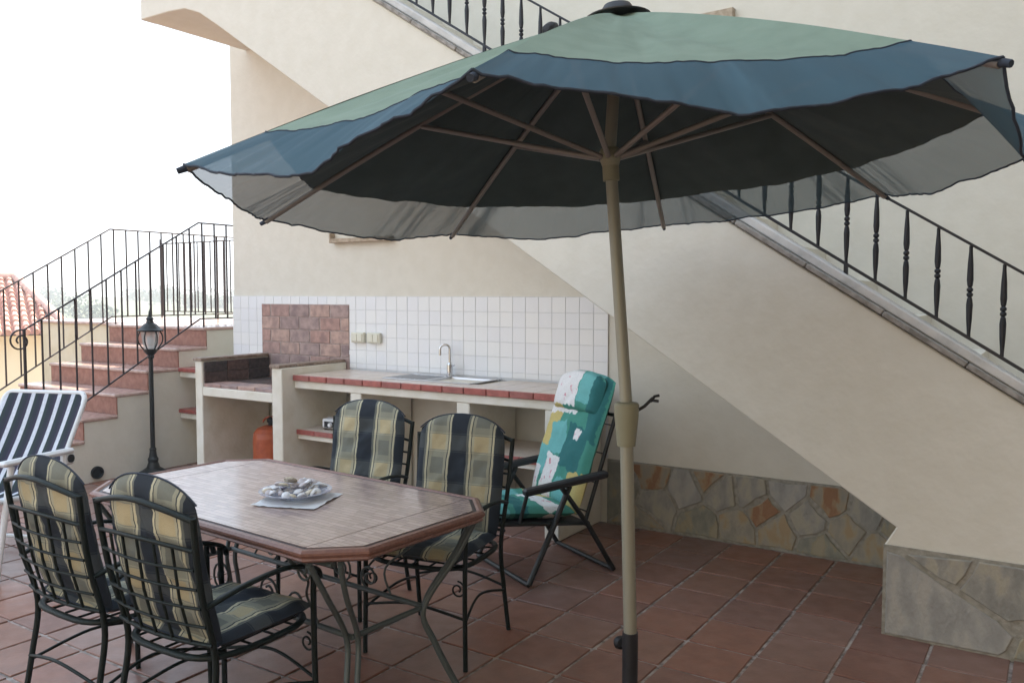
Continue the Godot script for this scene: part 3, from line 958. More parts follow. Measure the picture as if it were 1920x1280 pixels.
func build_surroundings() -> void:
	# neighbour's house: hip roof of barrel tiles, seen beyond the left railing
	var at := Vector3(-18.25, -3.22, -1.69)
	var h := thing("neighbour_house", "neighbouring house with pinkish barrel tile roof beyond the left railing", "house", at, deg_to_rad(66.0))
	# local: x right, z toward viewer
	var m := mb()
	m.box(Vector3(-9.0, 0.0, -5.2), Vector3(2.8, 3.95, 0.0), 0.02)
	obj("wall", m, M.cream, h)
	m = mb()
	var e0 := 3.97
	var ridge := 5.09
	var A := Vector3(-9.4, e0, 0.4)
	var B := Vector3(3.0, e0, 0.4)
	var C := Vector3(3.0, e0, -5.6)
	var D := Vector3(-9.4, e0, -5.6)
	var R0 := Vector3(-8.6, ridge, -2.6)
	var R1 := Vector3(2.18, ridge, -2.6)
	m.quad(A, B, R1, R0); m.tri(B, C, R1); m.quad(C, D, R0, R1); m.tri(D, A, R0)
	m.quad(A + Vector3(0, -0.02, 0), D + Vector3(0, -0.02, 0), C + Vector3(0, -0.02, 0), B + Vector3(0, -0.02, 0))
	obj("roof", m, M.roof_tile[0], h)
	var rt := [mb(), mb(), mb()]
	var x := -9.3
	while x < 2.95:
		# how far up the front slope this column runs before it meets the hip
		var top := 1.0
		if x > R1.x: top = (3.0 - x) / (3.0 - R1.x)
		var steps := int(ceil(top * 12.0))
		for k in steps:
			var t0 := float(k) / 12.0
			var t1 := minf(float(k + 1) / 12.0 + 0.015, top + 0.02)
			var p0 := Vector3(x, lerpf(e0, ridge, t0) + 0.045, lerpf(0.42, -2.6, t0))
			var p1 := Vector3(x, lerpf(e0, ridge, t1) + 0.015, lerpf(0.42, -2.6, t1))
			rt[rng.randi() % 3].tube([p0, p1], [0.064, 0.052], 7)
		x += 0.16
	for k in 3: obj("roof_tiles", rt[k], M.roof_tile[k], h).set_meta("kind", "stuff")
	obj("hip_ridge", one_tube([B + Vector3(0, 0.05, 0), R1 + Vector3(0, 0.06, 0)], 0.10, 8), M.roof_tile[1], h)
	obj("top_ridge", one_tube([R0 + Vector3(0, 0.06, 0), R1 + Vector3(0, 0.06, 0)], 0.11, 8), M.roof_tile[1], h)
	# far wooded hillside
	var fx := FastNoiseLite.new()
	fx.seed = 9; fx.frequency = 0.02
	var pts := []
	var uv := []
	for j in 13:
		var row := []
		var ru := []
		for i in 41:
			var px := -60.0 - 120.0 * j / 12.0
			var pz := -150.0 + 6.0 * i
			var t := float(j) / 12.0
			row.append(Vector3(px, -3.3 + sin(t * PI * 0.5) * 4.0 + fx.get_noise_2d(px, pz) * 2.2 * t, pz))
			ru.append(Vector2(i, j))
		pts.append(row); uv.append(ru)
	m = mb()
	m.grid(pts, uv)
	struct("hillside", m, M.hill)
	var r := RandomNumberGenerator.new()
	r.seed = 4
	var lm := [[], [], []]
	for k in 120:
		var px := r.randf_range(-150, -62)
		var pz := r.randf_range(-140, 60)
		var t := (-60.0 - px) / 120.0
		var y := -3.3 + sin(t * PI * 0.5) * 4.0
		var sz := r.randf_range(1.2, 2.4)
		leaf_cloud(lm, Vector3(px, y + sz * 0.6, pz), Vector3(sz * 1.4, sz * 0.8, sz * 1.4), 330, 0.30, [Color(0.05, 0.085, 0.035), Color(0.07, 0.10, 0.05), Color(0.04, 0.07, 0.035)], r)
	var wood := obj("far_wood", leaf_mesh(lm), M.leaf)
	tag(wood, "far green wooded hillside seen through the railing on the left", "wood")
	wood.set_meta("kind", "stuff")
	# garden bush beyond the steps
	for q in [[Vector3(-9.6, -0.02, 1.0), 0.42, "low bush with ochre and green leaves left of the garden steps"], [Vector3(-10.9, -0.02, 0.9), 0.6, "taller green bush standing behind the ochre one beyond the steps"]]:
		var t := thing("bush", q[2], "bush", q[0])
		var rad: float = q[1]
		var lc := [[], [], []]
		var cols := [Color(0.20, 0.12, 0.04), Color(0.12, 0.12, 0.04), Color(0.22, 0.10, 0.06)] if rad < 0.5 else [Color(0.05, 0.10, 0.03), Color(0.08, 0.12, 0.04)]
		for k in 9:
			leaf_cloud(lc, Vector3(r.randf_range(-0.6, 0.6) * rad, rad * r.randf_range(0.5, 1.2), r.randf_range(-0.6, 0.6) * rad), Vector3.ONE * rad * 0.5, 150, 0.05, cols, r)
		obj("foliage", leaf_mesh(lc), M.leaf, t)
		var sm := mb()
		for k in 5:
			var a := TAU * k / 5.0
			sm.tube([Vector3(cos(a) * 0.03, 0.0, sin(a) * 0.03), Vector3(cos(a) * rad * 0.3, rad * 0.5, sin(a) * rad * 0.3), Vector3(cos(a) * rad * 0.5, rad * 1.1, sin(a) * rad * 0.5)], [0.014, 0.010, 0.004], 6)
		obj("stems", sm, M.bark, t)

func build_kitchen() -> void:
	var k := thing("kitchen_counter", "tiled outdoor kitchen counter with red edge and open compartments", "counter")
	var zf := 0.600
	# slab, posts, back of the compartments is the house wall
	obj("slab", one_box(Vector3(-4.958, 0.822, 0.026), Vector3(-2.605, 0.915, zf), 0.006), M.plaster_kitchen, k)
	for q in [[-4.375, -4.268], [-3.402, -3.295], [-2.712, -2.605]]:
		obj("post", one_box(Vector3(q[0], 0.0, 0.025), Vector3(q[1], 0.8215, zf - 0.004), 0.006), M.plaster_kitchen, k)
	# counter tiles
	var n := 13
	var w := (4.957 - 2.60) / n
	var t := one_box(Vector3(-w * 0.5 + 0.0025, 0.0, 0.0), Vector3(w * 0.5 - 0.0025, 0.010, 0.178), 0.002).mesh()
	for j in 3:
		for i in n:
			var c := Vector3(-4.957 + w * (i + 0.5), 0.9152, 0.030 + 0.182 * j)
			if c.x > -4.12 and c.x < -3.40 and j < 2 and c.x > -4.05: continue
			var o := obj("counter_tile", t, M.counter_tile[rng.randi() % 3], k)
			o.position = c
	# bed for the tiles round the sink
	var e := one_box(Vector3(-w * 0.5 + 0.0025, -0.033, 0.0), Vector3(w * 0.5 - 0.0025, 0.0105, 0.019), 0.004).mesh()
	for i in n:
		var o := obj("edge_tile", e, M.red_trim[rng.randi() % 3], k)
		o.position = Vector3(-4.957 + w * (i + 0.5), 0.9155, zf + 0.0005)
	# shelves
	for q in [[-4.957, -4.376, 0.50], [-3.294, -2.713, 0.50]]:
		var sh := obj("shelf", one_box(Vector3(q[0], q[2] - 0.075, 0.026), Vector3(q[1], q[2] - 0.012, zf - 0.03), 0.004), M.plaster_kitchen, k)
		obj("shelf_tile", one_box(Vector3(q[0] + 0.001, q[2] - 0.0118, 0.027), Vector3(q[1] - 0.001, q[2], zf - 0.03), 0.002), M.counter_tile[0], sh)
		var m3 := 3
		for i in m3:
			var ww: float = (q[1] - q[0]) / m3
			obj("edge_tile", one_box(Vector3(q[0] + ww * i + 0.002, q[2] - 0.036, zf - 0.0295), Vector3(q[0] + ww * (i + 1) - 0.002, q[2] + 0.001, zf - 0.012), 0.003), M.red_trim[i], sh)
	# steel sink with drainer
	var s := thing("sink", "stainless steel sink with drainer let into the counter", "sink", Vector3(-3.80, 0.9255, 0.235))
	var m := mb()
	m.box(Vector3(-0.40, 0.0, -0.205), Vector3(-0.395, 0.007, 0.205), 0.001)
	m.box(Vector3(-0.3949, 0.0, 0.18), Vector3(0.395, 0.007, 0.205), 0.002)
	m.box(Vector3(-0.3949, 0.0, -0.205), Vector3(0.395, 0.007, -0.14), 0.002)
	m.box(Vector3(-0.3949, 0.0, -0.1399), Vector3(-0.02, 0.004, 0.1799), 0.001)
	m.box(Vector3(0.37, 0.0, -0.1399), Vector3(0.395, 0.007, 0.1799), 0.002)
	obj("rim", m, M.steel, s)
	m = mb()
	for i in 7: m.box(Vector3(-0.36 + 0.045 * i, 0.0041, -0.12), Vector3(-0.345 + 0.045 * i, 0.008, 0.16), 0.0015)
	obj("drainer_ribs", m, M.steel, s)
	m = mb()
	m.quad(Vector3(0.0, -0.09, 0.16), Vector3(0.35, -0.09, 0.16), Vector3(0.35, -0.09, -0.12), Vector3(0.0, -0.09, -0.12))
	m.quad(Vector3(-0.02, 0.003, -0.14), Vector3(0.0, -0.09, -0.12), Vector3(0.35, -0.09, -0.12), Vector3(0.37, 0.003, -0.14))
	m.quad(Vector3(-0.02, 0.003, 0.18), Vector3(0.37, 0.003, 0.18), Vector3(0.35, -0.09, 0.16), Vector3(0.0, -0.09, 0.16))
	m.quad(Vector3(-0.02, 0.003, 0.18), Vector3(0.0, -0.09, 0.16), Vector3(0.0, -0.09, -0.12), Vector3(-0.02, 0.003, -0.14))
	m.quad(Vector3(0.37, 0.003, -0.14), Vector3(0.35, -0.09, -0.12), Vector3(0.35, -0.09, 0.16), Vector3(0.37, 0.003, 0.18))
	obj("basin", m, M.steel, s)
	# tap
	var tp := thing("tap", "chrome swan neck tap standing behind the sink", "tap", Vector3(-3.845, 0.933, 0.085))
	m = mb()
	m.lathe([Vector2(0.0, 0.0), Vector2(0.03, 0.0), Vector2(0.03, 0.008), Vector2(0.023, 0.014), Vector2(0.022, 0.085), Vector2(0.014, 0.10), Vector2(0.0, 0.10)], Vector3.ZERO, 16)
	obj("body", m, M.chrome, tp)
	var neck := [Vector3(0, 0.095, 0), Vector3(0, 0.20, 0)]
	neck.append_array(arc_pts(Vector3(-0.03, 0.20, 0.02), Vector3(0.03, 0, -0.02), Vector3(0, 0.035, 0), 0.2, PI, 10))
	neck.append(Vector3(-0.06, 0.155, 0.04))
	obj("neck", one_tube(neck, 0.0095, 10), M.chrome, tp)
	obj("lever", one_tube([Vector3(0.015, 0.07, 0.0), Vector3(0.05, 0.085, 0.01)], 0.006, 8), M.chrome, tp)

	# barbecue
	var b := thing("barbecue", "built in brick barbecue left of the counter with tiled hearth", "barbecue")
	var xa := -6.0
	var xb := -4.96
	var zb := 0.72
	for q in [[xa, xa + 0.09, 0.998], [xb - 0.115, xb - 0.001, 0.982]]:
		var p := obj("side_wall", one_box(Vector3(q[0], 0.0, 0.025), Vector3(q[1], q[2], zb), 0.006), M.plaster_kitchen, b)
		var k2 := 4
		for i in k2:
			var z0 := lerpf(0.026, zb + 0.015, float(i) / k2)
			var z1 := lerpf(0.026, zb + 0.015, float(i + 1) / k2)
			obj("cap_tile", one_box(Vector3(q[0] - 0.010, q[2] + 0.0005, z0 + 0.001), Vector3(q[1] + 0.010 - (0.02 if q[0] > -5.5 else 0.0), q[2] + 0.024, z1 - 0.001), 0.003), M.cap_tile, p)
	obj("hearth_slab", one_box(Vector3(xa + 0.0905, 0.712, 0.025), Vector3(xb - 0.1155, 0.785, zb - 0.004), 0.005), M.plaster_kitchen, b)
	# hearth tiles and soot darkened lining
	for i in 4:
		for j in 3:
			var ww := (1.04 - 0.206) / 4.0
			var x0 := xa + 0.0915 + ww * i
			obj("hearth_brick", one_box(Vector3(x0 + 0.003, 0.7852, 0.030 + 0.228 * j), Vector3(x0 + ww - 0.003, 0.812 + rng.randf() * 0.003, 0.252 + 0.228 * j), 0.004), M.brick[rng.randi() % 5] if j == 2 else M.soot_brick[rng.randi() % 3], b)
	for side in 2:
		for j in 2:
			for i in 3:
				var y0 := 0.816 + 0.088 * j
				var z0 := 0.030 + 0.226 * i
				var top := 0.085 if side == 0 or j == 0 else 0.075
				var lo := Vector3(xa + 0.0908, y0, z0) if side == 0 else Vector3(xb - 0.1345, y0, z0)
				obj("lining_brick", one_box(lo, lo + Vector3(0.018, top, 0.222), 0.003), M.soot_brick[rng.randi() % 3], b)
	# shelves in the nook between the barbecue and the steps
	for q in [[0.885, "upper"], [0.515, "lower"]]:
		var sh := thing("nook_shelf", "%s of the two red edged shelves between barbecue and garden steps" % q[1], "shelf", Vector3(-6.33, q[0], 0.0), 0.0, "nook shelves")
		obj("board", one_box(Vector3(-0.328, -0.085, -0.25), Vector3(0.328, -0.035, 0.40), 0.004), M.plaster_kitchen, sh)
		for i in 3: obj("edge_tile", one_box(Vector3(-0.327 + 0.2185 * i, -0.0348, 0.20), Vector3(-0.111 + 0.2185 * i, 0.0, 0.418), 0.004), M.red_trim[i], sh)
	# gas bottle
	var g := thing("gas_bottle", "orange gas bottle standing under the barbecue hearth", "gas bottle", Vector3(-5.50, 0.0, 0.36))
	m = mb()
	m.lathe([Vector2(0.0, 0.0), Vector2(0.125, 0.0), Vector2(0.13, 0.03), Vector2(0.145, 0.06), Vector2(0.15, 0.09), Vector2(0.15, 0.36), Vector2(0.143, 0.40), Vector2(0.115, 0.435), Vector2(0.06, 0.455), Vector2(0.0, 0.46)], Vector3.ZERO, 28)
	obj("body", m, M.orange, g)
	m = mb()
	m.lathe([Vector2(0.0, 0.455), Vector2(0.025, 0.455), Vector2(0.025, 0.48), Vector2(0.035, 0.485), Vector2(0.035, 0.51), Vector2(0.012, 0.53), Vector2(0.0, 0.53)], Vector3.ZERO, 14)
	obj("valve", m, M.dark, g)
	obj("handle", one_tube(arc_pts(Vector3(0, 0.47, 0), Vector3(0.10, 0, 0), Vector3(0, 0.055, 0), 0.1, PI - 0.1, 12), 0.008, 8), M.orange, g)
	# little stove on the shelf
	var sv := thing("camp_stove", "small white camping stove with black knobs on the left shelf", "stove", Vector3(-4.63, 0.501, 0.36))
	obj("body", one_box(Vector3(-0.16, 0.012, -0.12), Vector3(0.16, 0.085, 0.12), 0.010), M.white_plastic, sv)
	obj("front_panel", one_box(Vector3(-0.13, 0.02, 0.1201), Vector3(0.13, 0.066, 0.124), 0.001), M.black_plastic, sv)
	for i in 2:
		m = mb()
		m.lathe([Vector2(0.0, 0.0), Vector2(0.018, 0.0), Vector2(0.015, 0.018), Vector2(0.0, 0.018)], Vector3.ZERO, 12, Basis(Vector3(1, 0, 0), PI / 2))
		var kn := obj("knob", m, M.white_plastic, sv)
		kn.position = Vector3(-0.06 + 0.12 * i, 0.043, 0.1242)
	m = mb()
	for i in 3: m.box(Vector3(-0.14, 0.0851, -0.08 + 0.075 * i), Vector3(0.14, 0.099, -0.073 + 0.075 * i), 0.002)
	obj("pan_grid", m, M.steel, sv)
	for q in [[-0.14, -0.1], [0.14, -0.1], [-0.14, 0.1], [0.14, 0.1]]:
		obj("foot", one_box(Vector3(q[0] - 0.012, 0, q[1] - 0.012), Vector3(q[0] + 0.012, 0.0119, q[1] + 0.012), 0.002), M.black_plastic, sv)
	# wall sockets
	for i in 2:
		var so := thing("wall_socket", ["cream wall socket nearest the brick panel", "cream wall socket nearer the tap, right of its twin"][i], "socket", Vector3(-4.82 + 0.172 * i, 1.192, 0.0138), 0.0, "wall sockets")
		obj("frame", one_box(Vector3(-0.07, -0.042, 0.0), Vector3(0.07, 0.042, 0.035), 0.006), M.socket, so)
		obj("rocker", one_box(Vector3(-0.056, -0.03, 0.0351), Vector3(-0.002, 0.03, 0.041), 0.002), M.socket, so)
		obj("rocker", one_box(Vector3(0.002, -0.03, 0.0351), Vector3(0.056, 0.03, 0.041), 0.002), M.socket, so)

func octagon(hx: float, hz: float, c: float) -> PackedVector2Array:
	return PackedVector2Array([Vector2(hx - c, hz), Vector2(hx, hz - c), Vector2(hx, -hz + c), Vector2(hx - c, -hz), Vector2(-hx + c, -hz), Vector2(-hx, -hz + c), Vector2(-hx, hz - c), Vector2(-hx + c, hz)])

func build_table() -> void:
	var t := thing("garden_table", "long garden table with mosaic top, red brown rim and curved iron legs", "table", Vector3(-2.69, 0, 2.75), deg_to_rad(-4.0))
	var hx := 0.84
	var hz := 0.455
	# rim: swept round profile along the outline
	var m := mb()
	var rings := [[0.030, 0.716], [0.022, 0.7215], [0.008, 0.720], [0.0, 0.712], [0.0, 0.704], [0.006, 0.698], [0.010, 0.692], [0.006, 0.686], [0.014, 0.679], [0.05, 0.678]]
	for k in rings.size() - 1:
		var p := octagon(hx - rings[k][0], hz - rings[k][0], 0.155 - rings[k][0] * 0.59)
		var q := octagon(hx - rings[k + 1][0], hz - rings[k + 1][0], 0.155 - rings[k + 1][0] * 0.59)
		for i in 8:
			var j := (i + 1) % 8
			m.quad_out(Vector3(p[i].x, rings[k][1], p[i].y), Vector3(p[j].x, rings[k][1], p[j].y), Vector3(q[j].x, rings[k + 1][1], q[j].y), Vector3(q[i].x, rings[k + 1][1], q[i].y), Vector3(0, 0.69, 0))
	obj("rim", m, M.table_rim, t)
	# dark bed, seen only in the joints and as the border line
	m = mb()
	var pl := octagon(hx - 0.0305, hz - 0.0305, 0.155 - 0.018)
	m.prism(pl, Transform3D(Basis(Vector3(1, 0, 0), Vector3(0, 0, -1), Vector3(0, 1, 0)), Vector3(0, 0.672, 0)), 0.0435)
	obj("bed", m, M.table_line, t)
	# top panels of fine mosaic, a main field and two end leaves
	var inner := octagon(hx - 0.046, hz - 0.046, 0.155 - 0.027)
	for q in [[-1.0, -0.655], [-0.651, 0.651], [0.655, 1.0]]:
		var cut := Geometry2D.intersect_polygons(inner, PackedVector2Array([Vector2(q[0], -1), Vector2(q[1], -1), Vector2(q[1], 1), Vector2(q[0], 1)]))[0]
		var pm := mb()
		var ids := Geometry2D.triangulate_polygon(cut)
		for k in range(0, ids.size(), 3):
			var a: Vector2 = cut[ids[k]]
			var b: Vector2 = cut[ids[k + 1]]
			var c: Vector2 = cut[ids[k + 2]]
			if (b - a).cross(c - a) > 0.0: var w := b; b = c; c = w
			pm.t3(Vector3(a.x, 0.7185, a.y), Vector3(b.x, 0.7185, b.y), Vector3(c.x, 0.7185, c.y), Vector3.UP, Vector3.UP, Vector3.UP, a * 1.25, b * 1.25, c * 1.25)
		for k in cut.size():
			var a := cut[k]
			var b := cut[(k + 1) % cut.size()]
			pm.quad_out(Vector3(a.x, 0.7185, a.y), Vector3(b.x, 0.7185, b.y), Vector3(b.x, 0.7156, b.y), Vector3(a.x, 0.7156, a.y), Vector3((q[0] + q[1]) * 0.5, 0.717, 0))
		obj("mosaic_panel", pm, M.table_top, t)
	# legs: pairs of bars that draw in to a waist and spread again
	for sx in [-1.0, 1.0]:
		for sz in [-1.0, 1.0]:
			m = mb()
			for s in [-1.0, 1.0]:
				var tx: float = sx * (hx - 0.12 + s * 0.035)
				var tz: float = sz * (hz - 0.07 - s * 0.035)
				var path := smooth_path([Vector3(tx, 0.668, tz), Vector3(lerpf(tx, sx * 0.63, 0.35), 0.53, lerpf(tz, sz * 0.17, 0.35)), Vector3(sx * (0.625 + s * 0.014), 0.335, sz * (0.185 - s * 0.014)), Vector3(sx * (0.655 + s * 0.013), 0.19, sz * (0.215 - s * 0.013)), Vector3(sx * (0.715 + s * 0.013), 0.0, sz * (0.285 - s * 0.013))], 6)
				m.tube(path, 0.0105, 8)
			obj("leg", m, M.iron_table, t)
	for s in [-1.0, 1.0]:
		obj("stretcher", one_tube([Vector3(-0.625, 0.335, s * 0.185), Vector3(0.625, 0.335, s * 0.185)], 0.011, 8), M.iron_table, t)
		obj("stretcher", one_tube([Vector3(s * 0.625, 0.335, -0.185), Vector3(s * 0.625, 0.335, 0.185)], 0.011, 8), M.iron_table, t)
		obj("top_bar", one_tube([Vector3(-0.73, 0.66, s * 0.36), Vector3(0.73, 0.66, s * 0.36)], 0.009, 6), M.iron_table, t)
	# scrollwork hung in the frame
	for sx in [-1.0, 1.0]:
		for sz in [-1.0, 1.0]:
			m = mb()
			m.tube(spiral(Vector3(sx * 0.15, 0.40, sz * 0.185), Vector3(sx, 0, 0), Vector3(0, 1, 0), 0.065, 0.018, 1.6, -PI * 0.5), 0.005, 6)
			m.tube(spiral(Vector3(sx * 0.32, 0.39, sz * 0.185), Vector3(-sx, 0, 0), Vector3(0, 1, 0), 0.052, 0.014, 1.5, -PI * 0.5), 0.005, 6)
			m.tube(smooth_path([Vector3(sx * 0.45, 0.335, sz * 0.185), Vector3(sx * 0.40, 0.44, sz * 0.2), Vector3(sx * 0.50, 0.55, sz * 0.28), Vector3(sx * 0.46, 0.655, sz * 0.36)], 5), 0.005, 6)
			m.tube(spiral(Vector3(sx * 0.58, 0.615, sz * 0.36), Vector3(-sx, 0, 0), Vector3(0, 1, 0), 0.045, 0.012, 1.5, PI * 0.5), 0.0045, 6)
			obj("scroll", m, M.iron_table, t)

func make_chair(lbl: String, at: Vector3, turn: float, sd: int) -> Node3D:
	# front is local +z
	var c := thing("garden_chair", lbl, "chair", at, turn, "wrought iron chairs round the table")
	var I: Material = M.iron_chair
	var back := func(x: float, y: float) -> Vector3:
		var f := (y - 0.42) / 0.467
		return Vector3(x, y, -0.21 - 0.085 * f - 0.02 * sin(clampf(f, 0, 1) * PI) + 0.03 * (1.0 - pow(x / 0.24, 2.0)) * -1.0)
	for s in [-1.0, 1.0]:
		obj("back_post", one_tube(smooth_path([Vector3(s * 0.232, 0.0, -0.275), Vector3(s * 0.225, 0.22, -0.235), Vector3(s * 0.2225, 0.42, -0.21), Vector3(s * 0.232, 0.65, -0.265), Vector3(s * 0.244, 0.887, -0.298)], 6), 0.0108, 8), I, c)
		obj("front_leg", one_tube(smooth_path([Vector3(s * 0.242, 0.0, 0.195), Vector3(s * 0.238, 0.35, 0.19), Vector3(s * 0.243, 0.60, 0.185)], 5), 0.0105, 8), I, c)
		obj("arm", one_tube(smooth_path([Vector3(s * 0.232, 0.60, -0.25), Vector3(s * 0.252, 0.635, -0.12), Vector3(s * 0.258, 0.645, 0.05), Vector3(s * 0.246, 0.605, 0.19), Vector3(s * 0.244, 0.565, 0.215)], 7), 0.0135, 8, 0.6), I, c)
		obj("side_stretcher", one_tube(smooth_path([Vector3(s * 0.229, 0.20, -0.235), Vector3(s * 0.205, 0.245, -0.02), Vector3(s * 0.239, 0.20, 0.19)], 7), 0.006, 6), I, c)
	# crest rail and second rail
	var crest := []
	for k in 17:
		var u := lerpf(-1.0, 1.0, k / 16.0)
		crest.append(back.call(u * 0.244, 0.887 + 0.034 * (1.0 - u * u) - 0.010 * (1.0 - cos(u * PI)) * 0.5))
	obj("crest_rail", one_tube(crest, 0.0125, 8, 0.75), I, c)
	for q in [0.785, 0.475]:
		var pts := []
		for k in 9:
			var u := lerpf(-1.0, 1.0, k / 8.0)
			pts.append(back.call(u * 0.233, q + (0.015 * (1.0 - u * u) if q > 0.6 else 0.0)))
		obj("back_rail", one_tube(pts, 0.007, 6), I, c)
	for k in 5:
		var x := lerpf(-0.155, 0.155, k / 4.0)
		obj("back_bar", one_tube([back.call(x, 0.475), back.call(x, 0.63), back.call(x, 0.795)], 0.0052, 5), I, c)
	for k in 4:
		var y := 0.538 + 0.062 * k
		var pts := []
		for j in 7: pts.append(back.call(lerpf(-0.228, 0.228, j / 6.0), y))
		obj("back_bar", one_tube(pts, 0.0052, 5), I, c)
	# seat frame: closed loop, bowed front and back
	var loop := []
	for k in 33:
		var a := TAU * k / 32.0
		var ca := cos(a)
		var sa := sin(a)
		loop.append(Vector3(signf(ca) * pow(absf(ca), 0.55) * 0.233, 0.42, -0.01 + signf(sa) * pow(absf(sa), 0.6) * 0.235))
	obj("seat_frame", one_tube(loop, 0.013, 8, 0.8), I, c)
	for k in 5:
		var x := lerpf(-0.16, 0.16, k / 4.0)
		obj("seat_bar", one_tube([Vector3(x, 0.42, -0.225), Vector3(x, 0.42, 0.205)], 0.0045, 5), I, c)
	for k in 4:
		var z := lerpf(-0.15, 0.13, k / 3.0)
		obj("seat_bar", one_tube([Vector3(-0.225, 0.416, z), Vector3(0.225, 0.416, z)], 0.0045, 5), I, c)
	for s in [-1.0, 1.0]:
		var zz: float = -0.24 if s < 0.0 else 0.192
		obj("stretcher", one_tube(smooth_path([Vector3(-0.232, 0.215, zz), Vector3(0.0, 0.255, zz + s * 0.02), Vector3(0.232, 0.215, zz)], 8), 0.006, 6), I, c)
		obj("scroll", one_tube(spiral(Vector3(s * 0.205, 0.335, 0.19), Vector3(-s, 0, 0), Vector3(0, 1, 0), 0.036, 0.010, 1.4, PI * 0.5), 0.004, 6), I, c)
	# cushions
	var seat := obj("seat_cushion", cushion(0.43, 0.222, 0.055, 0.02, Vector2(4.5, 4.5), Vector2(0.185, 0.3), 0.0, sd), M.plaid, c)
	seat.transform = Transform3D(Basis(Vector3(1, 0, 0), -PI / 2.0), Vector3(0, 0.4605, 0.215))
	var bk := obj("back_cushion", cushion(0.545, 0.222, 0.055, 0.075, Vector2(4.5, 4.5), Vector2(0.185, 0.1), -0.012, sd + 9), M.plaid, c)
	bk.transform = Transform3D(Basis(Vector3(1, 0, 0), -0.20), Vector3(0, 0.455, -0.172))
	for q in [[seat, 0.43, 0.02], [bk, 0.545, 0.075]]:
		var pp := []
		for k in 31:
			var u := lerpf(-1.0, 1.0, k / 30.0)
			pp.append(Vector3(u * 0.219, q[1] - q[2] * u * u * (0.55 + 0.45 * u * u) - 0.001, 0))
		obj("piping", one_tube(pp, 0.0035, 5), M.hem, q[0])
	return c

func build_chairs() -> void:
	make_chair("wrought iron chair with plaid cushion, leftmost, its back to the viewer", Vector3(-2.935, 0, 3.30), deg_to_rad(179), 1)
	make_chair("wrought iron chair with plaid cushion at near side of table, nearest to viewer", Vector3(-2.385, 0, 3.285), deg_to_rad(181), 2)
	make_chair("plaid cushioned chair at far side of table, in front of the camping stove", Vector3(-3.02, 0, 2.075), deg_to_rad(9), 3)
	make_chair("plaid cushioned chair at far side of table beside the floral recliner", Vector3(-2.29, 0, 2.235), deg_to_rad(10), 4)

